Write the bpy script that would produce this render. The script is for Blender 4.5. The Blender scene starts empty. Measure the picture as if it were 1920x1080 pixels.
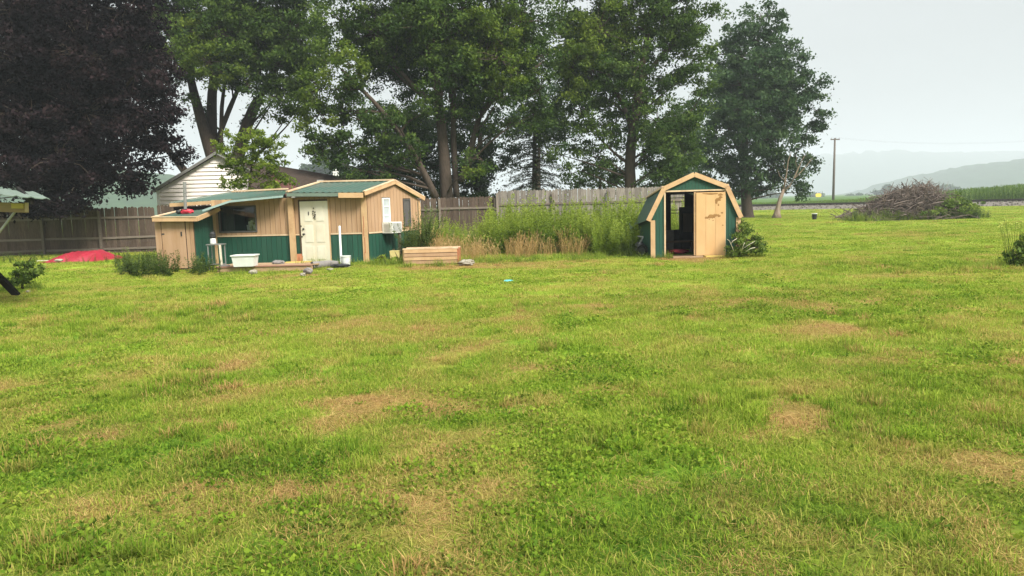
import bpy, math, random
import numpy as np
from mathutils import Vector, Matrix

random.seed(7)
rng = np.random.default_rng(7)
scene = bpy.context.scene
COL = scene.collection

# ------------------------------------------------------------------ camera
CAM_H, PITCH, ROLL, FPX = 1.70, math.radians(6.5), math.radians(1.6), 1400.0
f_ = Vector((0, math.cos(PITCH), -math.sin(PITCH)))
r0 = Vector((1, 0, 0)); u0 = Vector((0, math.sin(PITCH), math.cos(PITCH)))
RIGHT = r0 * math.cos(ROLL) - u0 * math.sin(ROLL)
UP = u0 * math.cos(ROLL) + r0 * math.sin(ROLL)
cam_d = bpy.data.cameras.new('camera')
cam_d.sensor_width = 36.0
cam_d.lens = 36.0 * FPX / 1920.0
cam_d.clip_start, cam_d.clip_end = 0.05, 12000
cam = bpy.data.objects.new('camera', cam_d)
COL.objects.link(cam)
mw = Matrix((RIGHT, UP, -f_)).transposed().to_4x4()
mw.translation = Vector((0, 0, CAM_H))
cam.matrix_world = mw
scene.camera = cam

# ------------------------------------------------------------------ sky, sun, exposure
SUN_POS = Vector((0.55, -0.62, 0.80)).normalized()
world = bpy.data.worlds.new('World'); scene.world = world
world.use_nodes = True
nt = world.node_tree; nt.nodes.clear()
wo = nt.nodes.new('ShaderNodeOutputWorld'); bg = nt.nodes.new('ShaderNodeBackground')
sky = nt.nodes.new('ShaderNodeTexSky'); sky.sky_type = 'NISHITA'; sky.sun_disc = False
sky.sun_elevation = math.asin(SUN_POS.z); sky.sun_rotation = math.atan2(SUN_POS.x, SUN_POS.y)
sky.dust_density = 6.0; sky.air_density = 1.0
tc = nt.nodes.new('ShaderNodeTexCoord'); sep = nt.nodes.new('ShaderNodeSeparateXYZ')
nt.links.new(tc.outputs['Generated'], sep.inputs[0])
mr = nt.nodes.new('ShaderNodeMapRange')          # smoke-veiled overcast: zenith brighter than the horizon
mr.inputs['From Min'].default_value = 0.0; mr.inputs['From Max'].default_value = 1.0
mr.inputs['To Min'].default_value = 2.85; mr.inputs['To Max'].default_value = 12.3
mz = nt.nodes.new('ShaderNodeMath'); mz.operation = 'MULTIPLY'; mp_ = nt.nodes.new('ShaderNodeMath'); mp_.operation = 'MAXIMUM'; mp_.inputs[1].default_value = 0
nt.links.new(sep.outputs['Z'], mp_.inputs[0]); nt.links.new(mp_.outputs[0], mz.inputs[0]); nt.links.new(mp_.outputs[0], mz.inputs[1])
nt.links.new(mz.outputs[0], mr.inputs['Value'])
tint = nt.nodes.new('ShaderNodeMix'); tint.data_type = 'RGBA'; tint.blend_type = 'MULTIPLY'
cn = nt.nodes.new('ShaderNodeTexNoise'); cn.inputs['Scale'].default_value = 2.2; cn.inputs['Detail'].default_value = 5
cm = nt.nodes.new('ShaderNodeMapping'); cm.inputs['Scale'].default_value = (1, 1, 3.5)
nt.links.new(tc.outputs['Generated'], cm.inputs[0]); nt.links.new(cm.outputs[0], cn.inputs['Vector'])
cr = nt.nodes.new('ShaderNodeMapRange'); cr.inputs['From Min'].default_value = .3; cr.inputs['From Max'].default_value = .7
cr.inputs['To Min'].default_value = .90; cr.inputs['To Max'].default_value = 1.0; nt.links.new(cn.outputs['Fac'], cr.inputs[0])
cmul = nt.nodes.new('ShaderNodeMath'); cmul.operation = 'MULTIPLY'; nt.links.new(cr.outputs[0], cmul.inputs[1])
tint.inputs['Factor'].default_value = 1.0
nt.links.new(mr.outputs[0], cmul.inputs[0]); nt.links.new(cmul.outputs[0], tint.inputs['A']); tint.inputs['B'].default_value = (0.965, 1.0, 0.985, 1)
mx = nt.nodes.new('ShaderNodeMix'); mx.data_type = 'RGBA'; mx.inputs['Factor'].default_value = 0.93
nt.links.new(sky.outputs[0], mx.inputs['A']); nt.links.new(tint.outputs['Result'], mx.inputs['B'])
nt.links.new(mx.outputs['Result'], bg.inputs['Color']); bg.inputs['Strength'].default_value = 0.1
nt.links.new(bg.outputs[0], wo.inputs['Surface'])

sun_d = bpy.data.lights.new('sun', 'SUN'); sun_d.energy = 3.2; sun_d.angle = math.radians(18)
sun_d.color = (1.0, 0.95, 0.86)
sun = bpy.data.objects.new('sun', sun_d); COL.objects.link(sun)
sun.location = SUN_POS * 100
sun.rotation_euler = (-SUN_POS).to_track_quat('-Z', 'Y').to_euler()

vs = scene.view_settings
vs.view_transform = 'Standard'; vs.look = 'None'; vs.exposure = 1.25; vs.gamma = 1.0; vs.use_curve_mapping = False
HAZE_DENSITY = 0.00065
try:
    scene.cycles.use_denoising = True
    scene.cycles.denoiser = 'OPENIMAGEDENOISE'
    scene.cycles.denoising_input_passes = 'RGB_ALBEDO_NORMAL'
    scene.cycles.denoising_prefilter = 'ACCURATE'
    scene.cycles.max_bounces = 6
except Exception:
    pass

# ------------------------------------------------------------------ surveying helpers
def ray(px, py):
    return f_ + RIGHT * ((px - 960) / FPX) + UP * ((540 - py) / FPX)
def W(px, py, Y):                       # the point seen at a pixel of the photo, Y metres in front of the camera
    d = ray(px, py); return Vector((0, 0, CAM_H)) + d * (Y / d.y)
def G(px, py, z=0.0):                   # the same on the ground
    d = ray(px, py); return Vector((0, 0, CAM_H)) + d * ((z - CAM_H) / d.z)

# ------------------------------------------------------------------ noise
_tab = np.random.default_rng(3).random((256, 256))
def vnoise(x, y, s=1.0, o=0):
    x = np.asarray(x, float) / s + 37.3 * o + 1000; y = np.asarray(y, float) / s + 91.7 * o + 1000
    xi = np.floor(x).astype(int); yi = np.floor(y).astype(int)
    fx = x - xi; fy = y - yi
    fx = fx * fx * (3 - 2 * fx); fy = fy * fy * (3 - 2 * fy)
    a = _tab[xi % 256, yi % 256]; b = _tab[(xi + 1) % 256, yi % 256]
    c = _tab[xi % 256, (yi + 1) % 256]; d = _tab[(xi + 1) % 256, (yi + 1) % 256]
    return (a * (1 - fx) + b * fx) * (1 - fy) + (c * (1 - fx) + d * fx) * fy
def fbm(x, y, s, o=0, n=4):
    v = 0; a = .5; t = 0
    for k in range(n):
        v = v + a * vnoise(x, y, s / 2 ** k, o + k); t += a; a *= .5
    return v / t

# ------------------------------------------------------------------ materials
M = {}
def newmat(name):
    m = bpy.data.materials.new(name); m.use_nodes = True
    nt = m.node_tree; nt.nodes.clear()
    out = nt.nodes.new('ShaderNodeOutputMaterial')
    b = nt.nodes.new('ShaderNodeBsdfPrincipled')
    nt.links.new(b.outputs[0], out.inputs['Surface'])
    M[name] = m
    return m, nt, b, out
def ramp(nt, stops):
    r = nt.nodes.new('ShaderNodeValToRGB')
    e = r.color_ramp.elements
    while len(e) < len(stops): e.new(0.5)
    for k, (p, c) in enumerate(stops):
        e[k].position = p; e[k].color = (*c, 1)
    return r
def pm(name, c0, c1=None, scale=3.0, stretch=(1, 1, 1), rough=.7, spec=.3, bump=.0, bscale=None, metal=0.0,
       stain=None, stain_amt=.0, stain_scale=1.2, objrand=0.0, coords='Object', detail=6):
    """painted or natural surface: two tones mixed by noise, an optional stain and fine relief"""
    m, nt, b, out = newmat(name)
    c1 = c1 or tuple(v * .75 for v in c0)
    tc = nt.nodes.new('ShaderNodeTexCoord'); mp = nt.nodes.new('ShaderNodeMapping')
    mp.inputs['Scale'].default_value = stretch
    if coords == 'World':
        g = nt.nodes.new('ShaderNodeNewGeometry'); nt.links.new(g.outputs['Position'], mp.inputs[0])
    else:
        nt.links.new(tc.outputs['Object'], mp.inputs[0])
    oi = nt.nodes.new('ShaderNodeObjectInfo')
    add = nt.nodes.new('ShaderNodeVectorMath'); add.operation = 'MULTIPLY_ADD'
    nt.links.new(oi.outputs['Random'], add.inputs[0]); add.inputs[1].default_value = (17, 31, 11)
    nt.links.new(mp.outputs[0], add.inputs[2])
    n = nt.nodes.new('ShaderNodeTexNoise'); n.inputs['Scale'].default_value = scale
    n.inputs['Detail'].default_value = detail; n.inputs['Roughness'].default_value = .65
    nt.links.new(add.outputs[0], n.inputs['Vector'])
    r = ramp(nt, [(.3, c0), (.72, c1)])
    nt.links.new(n.outputs['Fac'], r.inputs[0])
    col = r.outputs[0]
    if stain:
        n2 = nt.nodes.new('ShaderNodeTexNoise'); n2.inputs['Scale'].default_value = stain_scale
        n2.inputs['Detail'].default_value = 8; n2.inputs['Roughness'].default_value = .7
        nt.links.new(add.outputs[0], n2.inputs['Vector'])
        r2 = ramp(nt, [(.5, (0, 0, 0)), (.72, (1, 1, 1))]); nt.links.new(n2.outputs['Fac'], r2.inputs[0])
        mul = nt.nodes.new('ShaderNodeMath'); mul.operation = 'MULTIPLY'; mul.inputs[1].default_value = stain_amt
        nt.links.new(r2.outputs[0], mul.inputs[0])
        mm = nt.nodes.new('ShaderNodeMix'); mm.data_type = 'RGBA'
        nt.links.new(mul.outputs[0], mm.inputs['Factor']); nt.links.new(col, mm.inputs['A'])
        mm.inputs['B'].default_value = (*stain, 1); col = mm.outputs['Result']
    if objrand:
        h = nt.nodes.new('ShaderNodeHueSaturation')
        mrr = nt.nodes.new('ShaderNodeMapRange'); nt.links.new(oi.outputs['Random'], mrr.inputs[0])
        mrr.inputs['To Min'].default_value = 1 - objrand; mrr.inputs['To Max'].default_value = 1 + objrand
        nt.links.new(mrr.outputs[0], h.inputs['Value']); nt.links.new(col, h.inputs['Color']); col = h.outputs[0]
    nt.links.new(col, b.inputs['Base Color'])
    b.inputs['Roughness'].default_value = rough; b.inputs['Specular IOR Level'].default_value = spec
    b.inputs['Metallic'].default_value = metal
    if bump:
        bn = nt.nodes.new('ShaderNodeBump'); bn.inputs['Strength'].default_value = bump; bn.inputs['Distance'].default_value = .01
        n3 = n
        if bscale:
            n3 = nt.nodes.new('ShaderNodeTexNoise'); n3.inputs['Scale'].default_value = bscale; n3.inputs['Detail'].default_value = 4
            nt.links.new(add.outputs[0], n3.inputs['Vector'])
        nt.links.new(n3.outputs['Fac'], bn.inputs['Height']); nt.links.new(bn.outputs[0], b.inputs['Normal'])
    return m
def leafmat(name, stops, transl=.35, rough=.6, inst=False, spec=.15):
    """foliage: colour by the per-leaf attribute 'tone', light passing through the blade"""
    m, nt, b, out = newmat(name)
    a = nt.nodes.new('ShaderNodeAttribute'); a.attribute_name = 'tone'
    val = a.outputs['Fac']
    if inst:
        t = nt.nodes.new('ShaderNodeAttribute'); t.attribute_type = 'INSTANCER'; t.attribute_name = 'tint'
        ad = nt.nodes.new('ShaderNodeMath'); nt.links.new(val, ad.inputs[0]); nt.links.new(t.outputs['Fac'], ad.inputs[1]); val = ad.outputs[0]
    r = ramp(nt, stops); nt.links.new(val, r.inputs[0])
    nt.links.new(r.outputs[0], b.inputs['Base Color'])
    b.inputs['Roughness'].default_value = rough; b.inputs['Specular IOR Level'].default_value = spec
    tr = nt.nodes.new('ShaderNodeBsdfTranslucent'); nt.links.new(r.outputs[0], tr.inputs['Color'])
    ms = nt.nodes.new('ShaderNodeMixShader'); ms.inputs[0].default_value = transl
    nt.links.new(b.outputs[0], ms.inputs[1]); nt.links.new(tr.outputs[0], ms.inputs[2]); nt.links.new(ms.outputs[0], out.inputs['Surface'])
    return m

TAN = (.42, .275, .170)
pm('tan_paint', TAN, (.345, .215, .118), 2.6, (3, 3, .3), .75, .25, .15, 40, stain=(.28, .15, .07), stain_amt=.55, stain_scale=1.1, objrand=.05)
pm('tan_trim', (.55, .37, .205), (.45, .285, .15), 3, (1, 1, 1), .7, .3, .1, 30, stain=(.30, .15, .07), stain_amt=.6, stain_scale=2.2, objrand=.06)
pm('pale_trim', (.62, .48, .32), (.50, .35, .215), 3, (1, 1, 1), .7, .3, .1, 30, stain=(.36, .2, .1), stain_amt=.5, stain_scale=3)
pm('green_paint', (.014, .075, .048), (.010, .056, .037), 2.0, (1, 1, .3), .55, .4, .1, 40, stain=(.03, .06, .04), stain_amt=.5, objrand=.08)
pm('green_metal', (.030, .075, .052), (.022, .060, .042), 1.2, (1, 1, 1), .45, .5, .05, 12, stain=(.105, .085, .06), stain_amt=.65, stain_scale=1.6)
pm('green_flashing', (.16, .21, .17), (.11, .15, .12), 3, (1, 1, 1), .45, .5)
pm('cyan_flashing', (.20, .30, .29), (.28, .37, .35), 4, (1, 1, 1), .45, .5, stain=(.4, .4, .33), stain_amt=.5, stain_scale=3)
pm('cream_door', (.66, .625, .52), (.59, .55, .43), 2.5, (1, 1, .6), .5, .4, .04, 40, stain=(.5, .38, .2), stain_amt=.35, stain_scale=1.4)
pm('shed_door_paint', (.60, .39, .195), (.53, .33, .155), 2.0, (1, 1, .5), .7, .25, .1, 50, stain=(.55, .31, .13), stain_amt=.5, stain_scale=.8)
pm('water_stain', (.22, .115, .04), (.34, .19, .07), 14, (1, 1, 1), .8, .2)
pm('white_siding', (.78, .72, .67), (.72, .655, .60), 1.5, (1, 1, 1), .5, .4, objrand=.0)
pm('white_paint', (.78, .78, .74), (.70, .70, .65), 5, (1, 1, 1), .45, .4, stain=(.45, .42, .33), stain_amt=.3, stain_scale=4)
pm('white_plastic', (.66, .68, .66), (.56, .58, .56), 6, (1, 1, 1), .35, .5, stain=(.55, .5, .4), stain_amt=.4, stain_scale=5)
pm('brown_shingle', (.060, .043, .033), (.036, .026, .020), 8, (1, 1, 1), .9, .2, .3, 30)
pm('red_shingle', (.10, .042, .035), (.065, .03, .026), 8, (1, 1, 1), .9, .2, .3, 30)
pm('dark_metal', (.022, .022, .024), (.035, .034, .034), 8, (1, 1, 1), .45, .5)
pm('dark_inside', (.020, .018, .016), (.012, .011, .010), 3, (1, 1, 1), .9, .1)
pm('inside_wood', (.10, .065, .04), (.06, .04, .025), 5, (8, 8, .6), .8, .2)
pm('grey_metal', (.35, .35, .34), (.22, .21, .20), 7, (1, 1, .4), .4, .5, metal=.5)
pm('galvanised', (.55, .56, .55), (.42, .43, .42), 9, (1, 1, 1), .4, .5, metal=.4)
pm('bare_wood', (.40, .28, .17), (.26, .17, .10), 4, (.7, 9, 9), .8, .2, .2)
pm('reddish_wood', (.30, .16, .11), (.21, .11, .08), 4, (.7, 9, 9), .8, .2, .2)
pm('yellow_wood', (.62, .47, .14), (.5, .37, .11), 4, (.7, 9, 9), .7, .2)
pm('rust_board', (.42, .17, .08), (.28, .11, .06), 5, (6, 6, 1), .8, .2)
pm('yellow_plastic', (.56, .47, .20), (.46, .38, .15), 5, (1, 1, 1), .6, .3)
pm('picket_grey', (.275, .248, .218), (.115, .099, .084), 5.5, (9, 9, .9), .9, .15, .35, stain=(.08, .06, .05), stain_amt=.7, stain_scale=2.6, objrand=.24)
pm('picket_brown_shaded', (.12, .088, .068), (.058, .041, .032), 5.5, (9, 9, .9), .9, .15, .35, stain=(.05, .035, .028), stain_amt=.7, stain_scale=2.6, objrand=.25)  # worn brown wood, tree shade over this fence put into the colour
pm('rail_wood', (.20, .165, .14), (.11, .09, .07), 5, (.8, 9, 9), .9, .15, .3, objrand=.15)
pm('weathered_post', (.26, .22, .19), (.13, .105, .085), 5, (9, 9, .8), .9, .15, .3, objrand=.2)
pm('red_tarp', (.33, .020, .038), (.24, .014, .026), 3, (1, 1, 1), .4, .5, .1, 20)
pm('dark_red_cloth', (.10, .012, .018), (.05, .008, .01), 6, (1, 1, 1), .9, .1)
pm('red_plastic', (.55, .03, .05), (.42, .02, .04), 4, (1, 1, 1), .4, .5)
pm('bark', (.085, .064, .048), (.036, .028, .022), 5, (5, 5, .7), .95, .1, .8, objrand=.1, coords='World')
pm('bark_pale', (.095, .073, .056), (.042, .032, .025), 5, (5, 5, .7), .95, .1, .8, coords='World')
pm('dead_wood', (.27, .205, .15), (.10, .072, .052), 6, (4, 4, .8), .9, .1, .5, coords='World', stain=(.44, .38, .31), stain_amt=.6, stain_scale=1.5)
pm('brush_wood', (.185, .148, .125), (.068, .052, .043), 2.5, (1, 1, 1), .9, .1, coords='World')
pm('pale_twig', (.62, .58, .46), (.48, .43, .32), 6, (1, 1, 1), .8, .2)
pm('gravel', (.20, .18, .155), (.075, .068, .06), 5, (1, 1, 1), .95, .1, .8, coords='World')
pm('rail_steel', (.05, .04, .035), (.03, .025, .022), 4, (1, 1, 1), .6, .4, metal=.3)
pm('sleeper_wood', (.05, .04, .032), (.03, .024, .02), 5, (1, 1, 1), .9, .1)
pm('pole_wood', (.15, .125, .105), (.095, .08, .068), 3, (5, 5, .6), .9, .1)
pm('sign_yellow', (.80, .60, .12), (.74, .54, .09), 4, (1, 1, 1), .5, .4)
pm('blind_grey', (.42, .46, .47), (.34, .38, .39), 5, (1, 1, 1), .4, .5)
pm('screen_grey', (.10, .095, .09), (.075, .07, .068), 20, (1, 1, 1), .8, .2)
pm('curtain_grey', (.20, .20, .19), (.13, .13, .125), 4, (5, 5, .5), .8, .2)
pm('black_plastic', (.012, .012, .013), (.02, .02, .02), 5, (1, 1, 1), .5, .4)
pm('soil', (.22, .135, .075), (.13, .08, .045), 4, (1, 1, 1), .95, .1, .5)
pm('stone_grey', (.24, .22, .21), (.13, .12, .115), 6, (1, 1, 1), .9, .2, .4)
pm('pale_cloth', (.34, .31, .25), (.20, .18, .14), 5, (1, 1, 1), .85, .2, .3)
pm('cyan_plastic', (.10, .55, .60), (.07, .45, .50), 5, (1, 1, 1), .5, .4)
pm('white_petal', (.80, .80, .74), (.74, .74, .66), 5, (1, 1, 1), .8, .2)
pm('hill_woods', (.045, .085, .035), (.022, .045, .022), .09, (1, 1, 1.5), .95, .05, coords='World')
# window glass
m, nt, b, out = newmat('glass')
gl = nt.nodes.new('ShaderNodeBsdfGlossy'); gl.inputs['Roughness'].default_value = .03
tp = nt.nodes.new('ShaderNodeBsdfTransparent'); tp.inputs['Color'].default_value = (.8, .84, .82, 1)
ms = nt.nodes.new('ShaderNodeMixShader'); fr_ = nt.nodes.new('ShaderNodeFresnel'); fr_.inputs['IOR'].default_value = 1.5
nt.links.new(fr_.outputs[0], ms.inputs[0]); nt.links.new(tp.outputs[0], ms.inputs[1]); nt.links.new(gl.outputs[0], ms.inputs[2])
nt.links.new(ms.outputs[0], out.inputs['Surface'])
# foliage
leafmat('leaf_maple', [(0, (.022, .048, .009)), (.5, (.054, .102, .018)), (1, (.125, .185, .032))])
leafmat('leaf_maple_lit', [(0, (.046, .088, .012)), (.5, (.100, .155, .019)), (1, (.175, .230, .030))], .4)
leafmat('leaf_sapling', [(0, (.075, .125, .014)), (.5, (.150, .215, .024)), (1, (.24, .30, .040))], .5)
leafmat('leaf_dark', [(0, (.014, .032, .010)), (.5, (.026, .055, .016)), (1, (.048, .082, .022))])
leafmat('leaf_oak', [(0, (.020, .046, .018)), (.5, (.040, .082, .029)), (1, (.078, .128, .044))])
leafmat('leaf_purple', [(0, (.0036, .0026, .0037)), (.5, (.0078, .0053, .0070)), (1, (.034, .021, .0235))], .2, .75, False, .05)
leafmat('leaf_conifer', [(0, (.020, .036, .018)), (.5, (.034, .054, .026)), (1, (.055, .078, .036))], .15)
leafmat('leaf_bush', [(0, (.028, .060, .014)), (.5, (.060, .110, .022)), (1, (.12, .17, .038))])
leafmat('leaf_weed_plain', [(0, (.05, .095, .014)), (.5, (.105, .165, .024)), (1, (.19, .25, .045))], .4)
leafmat('leaf_weed', [(0, (.090, .150, .018)), (.45, (.185, .260, .030)), (1, (.31, .37, .06))], .48, inst=True)
leafmat('leaf_darkweed', [(0, (.045, .080, .014)), (.5, (.090, .135, .026)), (1, (.18, .21, .06))], .35, inst=True)
leafmat('straw', [(0, (.30, .19, .07)), (.5, (.46, .31, .13)), (1, (.60, .44, .22))], .3, inst=True)
leafmat('corn_leaf', [(0, (.045, .095, .016)), (.5, (.090, .160, .026)), (1, (.17, .23, .05))], .35, inst=True)
leafmat('flower_yellow', [(0, (.42, .46, .09)), (1, (.58, .60, .18))], .3)

GREEN_STOPS = [(0, (.052, .108, .011)), (.3, (.116, .206, .016)), (.6, (.212, .304, .028)), (1, (.350, .395, .062))]
DRY_STOPS = [(0, (.17, .090, .034)), (.5, (.43, .265, .105)), (1, (.62, .43, .19))]
def lawnmat(name, inst):
    m, nt, b, out = newmat(name)
    ty = 'INSTANCER' if inst else 'GEOMETRY'
    d = nt.nodes.new('ShaderNodeAttribute'); d.attribute_type = ty; d.attribute_name = 'dry'
    t = nt.nodes.new('ShaderNodeAttribute'); t.attribute_type = ty; t.attribute_name = 'tint'
    g = nt.nodes.new('ShaderNodeNewGeometry')
    if inst:
        a = nt.nodes.new('ShaderNodeAttribute'); a.attribute_name = 'tone'; val = a.outputs['Fac']
    else:
        n = nt.nodes.new('ShaderNodeTexNoise'); n.inputs['Scale'].default_value = 9; n.inputs['Detail'].default_value = 9; n.inputs['Roughness'].default_value = .8
        nt.links.new(g.outputs['Position'], n.inputs['Vector'])
        mrr = nt.nodes.new('ShaderNodeMapRange'); mrr.inputs['From Min'].default_value = .3; mrr.inputs['From Max'].default_value = .7
        mrr.inputs['To Min'].default_value = -.05; mrr.inputs['To Max'].default_value = .55
        nt.links.new(n.outputs['Fac'], mrr.inputs[0]); val = mrr.outputs[0]
    ad = nt.nodes.new('ShaderNodeMath'); nt.links.new(val, ad.inputs[0]); nt.links.new(t.outputs['Fac'], ad.inputs[1])
    rg = ramp(nt, GREEN_STOPS); rd = ramp(nt, DRY_STOPS)
    nt.links.new(ad.outputs[0], rg.inputs[0]); nt.links.new(val, rd.inputs[0])
    if not inst:                          # soil and thatch between the blades
        rd.color_ramp.elements[0].color = (.13, .065, .025, 1); rd.color_ramp.elements[1].color = (.32, .18, .07, 1); rd.color_ramp.elements[2].color = (.50, .32, .13, 1)
    mm = nt.nodes.new('ShaderNodeMix'); mm.data_type = 'RGBA'
    nt.links.new(d.outputs['Fac'], mm.inputs['Factor']); nt.links.new(rg.outputs[0], mm.inputs['A']); nt.links.new(rd.outputs[0], mm.inputs['B'])
    nt.links.new(mm.outputs['Result'], b.inputs['Base Color'])
    b.inputs['Roughness'].default_value = .7; b.inputs['Specular IOR Level'].default_value = .06
    if inst:
        tr = nt.nodes.new('ShaderNodeBsdfTranslucent'); nt.links.new(mm.outputs['Result'], tr.inputs['Color'])
        ms = nt.nodes.new('ShaderNodeMixShader'); ms.inputs[0].default_value = .35
        nt.links.new(b.outputs[0], ms.inputs[1]); nt.links.new(tr.outputs[0], ms.inputs[2]); nt.links.new(ms.outputs[0], out.inputs['Surface'])
    else:
        b.inputs['Roughness'].default_value = .95
        bn = nt.nodes.new('ShaderNodeBump'); bn.inputs['Strength'].default_value = .6; bn.inputs['Distance'].default_value = .03
        nt.links.new(n.outputs['Fac'], bn.inputs['Height']); nt.links.new(bn.outputs[0], b.inputs['Normal'])
lawnmat('lawn_blade', True)
lawnmat('lawn_ground', False)

# ------------------------------------------------------------------ object helpers
def origin(o):
    v = Vector((0, 0, 0))
    while o is not None:
        v += o.location; o = o.parent
    return v
def props(o, label=None, cat=None, group=None, kind=None):
    if label: o['label'] = label
    if cat: o['category'] = cat
    if group: o['group'] = group
    if kind: o['kind'] = kind
    return o
def thing(name, label, cat, loc, group=None):
    o = bpy.data.objects.new(name, None); o.empty_display_size = .2
    o.location = loc; COL.objects.link(o)
    return props(o, label, cat, group)
class MB:
    def __init__(s): s.v = []; s.f = []; s.t = []
    def poly(s, pts, tone=.5):
        k = len(s.v); s.v += [Vector(p) for p in pts]; s.f.append(tuple(range(k, k + len(pts)))); s.t.append(tone)
    def obox(s, o, ax, ay, az):
        o, ax, ay, az = Vector(o), Vector(ax), Vector(ay), Vector(az)
        s.hexa([o, o + ax, o + ax + ay, o + ay, o + az, o + ax + az, o + ax + ay + az, o + ay + az])
    def hexa(s, p):
        k = len(s.v); s.v += [Vector(q) for q in p]
        s.f += [tuple(k + i for i in q) for q in ((3, 2, 1, 0), (4, 5, 6, 7), (0, 1, 5, 4), (1, 2, 6, 5), (2, 3, 7, 6), (3, 0, 4, 7))]; s.t += [.5] * 6
    def box(s, c, d):
        c = Vector(c); s.obox(c - Vector(d) / 2, (d[0], 0, 0), (0, d[1], 0), (0, 0, d[2]))
    def beam(s, a, b, w, h, up=(0, 0, 1)):
        a, b = Vector(a), Vector(b); d = (b - a); sd = d.cross(Vector(up)).normalized(); u = sd.cross(d).normalized()
        s.obox(a - sd * w / 2 - u * h / 2, d, sd * w, u * h)
    def tube(s, pts, rad, n=8, cap=True, tone=.5):
        pts = [Vector(p) for p in pts]
        if not hasattr(rad, '__len__'): rad = [rad] * len(pts)
        k0 = len(s.v); ref = Vector((.31, .17, .93))
        for i, p in enumerate(pts):
            d = (pts[min(i + 1, len(pts) - 1)] - pts[max(i - 1, 0)])
            if d.length < 1e-9: d = Vector((0, 0, 1))
            d.normalize()
            rr = ref if abs(d.dot(ref)) < .95 else Vector((1, 0, 0))
            a = d.cross(rr).normalized(); b = d.cross(a)
            for j in range(n):
                t = 2 * math.pi * j / n
                s.v.append(p + (a * math.cos(t) + b * math.sin(t)) * rad[i])
        for i in range(len(pts) - 1):
            for j in range(n):
                q = k0 + i * n; s.f.append((q + j, q + (j + 1) % n, q + n + (j + 1) % n, q + n + j)); s.t.append(tone)
        if cap:
            s.f.append(tuple(k0 + j for j in reversed(range(n)))); s.t.append(tone)
            s.f.append(tuple(k0 + (len(pts) - 1) * n + j for j in range(n))); s.t.append(tone)
    def lathe(s, c, prof, n=16, sx=1, sy=1):
        c = Vector(c); k = len(s.v)
        for r, z in prof:
            for j in range(n):
                t = 2 * math.pi * j / n; s.v.append(c + Vector((r * sx * math.cos(t), r * sy * math.sin(t), z)))
        for i in range(len(prof) - 1):
            for j in range(n):
                q = k + i * n; s.f.append((q + j, q + (j + 1) % n, q + n + (j + 1) % n, q + n + j)); s.t.append(.5)
        s.f.append(tuple(k + j for j in reversed(range(n)))); s.t.append(.5)
        s.f.append(tuple(k + (len(prof) - 1) * n + j for j in range(n))); s.t.append(.5)
    def build(s, name, mat, parent=None, loc=None, kind=None, smooth=False, tone=False):
        base = origin(parent) if parent is not None else Vector(loc or (0, 0, 0))
        me = bpy.data.meshes.new(name)
        me.from_pydata([tuple(v - base) for v in s.v], [], s.f)
        me.materials.append(M[mat])
        if smooth: me.polygons.foreach_set('use_smooth', [True] * len(s.f))
        if tone:
            a = me.attributes.new('tone', 'FLOAT', 'FACE'); a.data.foreach_set('value', s.t)
        o = bpy.data.objects.new(name, me); COL.objects.link(o)
        if parent is not None: o.parent = parent
        else: o.location = base
        if kind: o['kind'] = kind
        return o
def mesh_np(name, verts, faces, mat, tone=None, smooth=False, link=True, parent=None):
    verts = np.asarray(verts, np.float32); faces = np.asarray(faces, np.int32)
    if parent is not None: verts = verts - np.array(origin(parent), np.float32)
    me = bpy.data.meshes.new(name); k = faces.shape[1]; nf = len(faces)
    me.vertices.add(len(verts)); me.vertices.foreach_set('co', verts.ravel())
    me.loops.add(nf * k); me.loops.foreach_set('vertex_index', faces.ravel())
    me.polygons.add(nf); me.polygons.foreach_set('loop_start', np.arange(0, nf * k, k, dtype=np.int32))
    if smooth: me.polygons.foreach_set('use_smooth', np.ones(nf, bool))
    if tone is not None:
        a = me.attributes.new('tone', 'FLOAT', 'FACE'); a.data.foreach_set('value', np.asarray(tone, np.float32))
    me.update(calc_edges=True); me.materials.append(M[mat])
    o = bpy.data.objects.new(name, me)
    if link: COL.objects.link(o)
    if parent is not None: o.parent = parent
    return o

class Frame:                              # a vertical wall plane, u along it, z up, o outwards (towards the viewer when A is left of B)
    def __init__(s, A, B, side=1):
        s.A = Vector((A[0], A[1], 0)); d = Vector((B[0] - A[0], B[1] - A[1], 0)); s.L = d.length; s.d = d / s.L
        s.n = Vector((s.d.y, -s.d.x, 0)) * side
    def p(s, u, z, o=0.0): return s.A + s.d * u + s.n * o + Vector((0, 0, z))
    def at(s, px, py, o=0.0):
        r = ray(px, py); c = Vector((0, 0, CAM_H)); a = s.A + s.n * o
        t = (a - c).dot(s.n) / r.dot(s.n); q = c + r * t
        return ((q - s.A).dot(s.d), q.z)
    def box(s, mb, ua, ub, za, zb, oa, ob, za2=None, zb2=None):
        za2 = za if za2 is None else za2; zb2 = zb if zb2 is None else zb2
        mb.hexa([s.p(ua, za, oa), s.p(ub, za2, oa), s.p(ub, za2, ob), s.p(ua, za, ob), s.p(ua, zb, oa), s.p(ub, zb2, oa), s.p(ub, zb2, ob), s.p(ua, zb, ob)])
def zcuts(za, zb, holes):
    seg = [(za, zb)]
    for (a, b) in holes:
        nx = []
        for (p, q) in seg:
            if b <= p or a >= q: nx.append((p, q)); continue
            if a > p: nx.append((p, a))
            if b < q: nx.append((b, q))
        seg = nx
    return [(p, q) for p, q in seg if q - p > .005]
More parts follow.
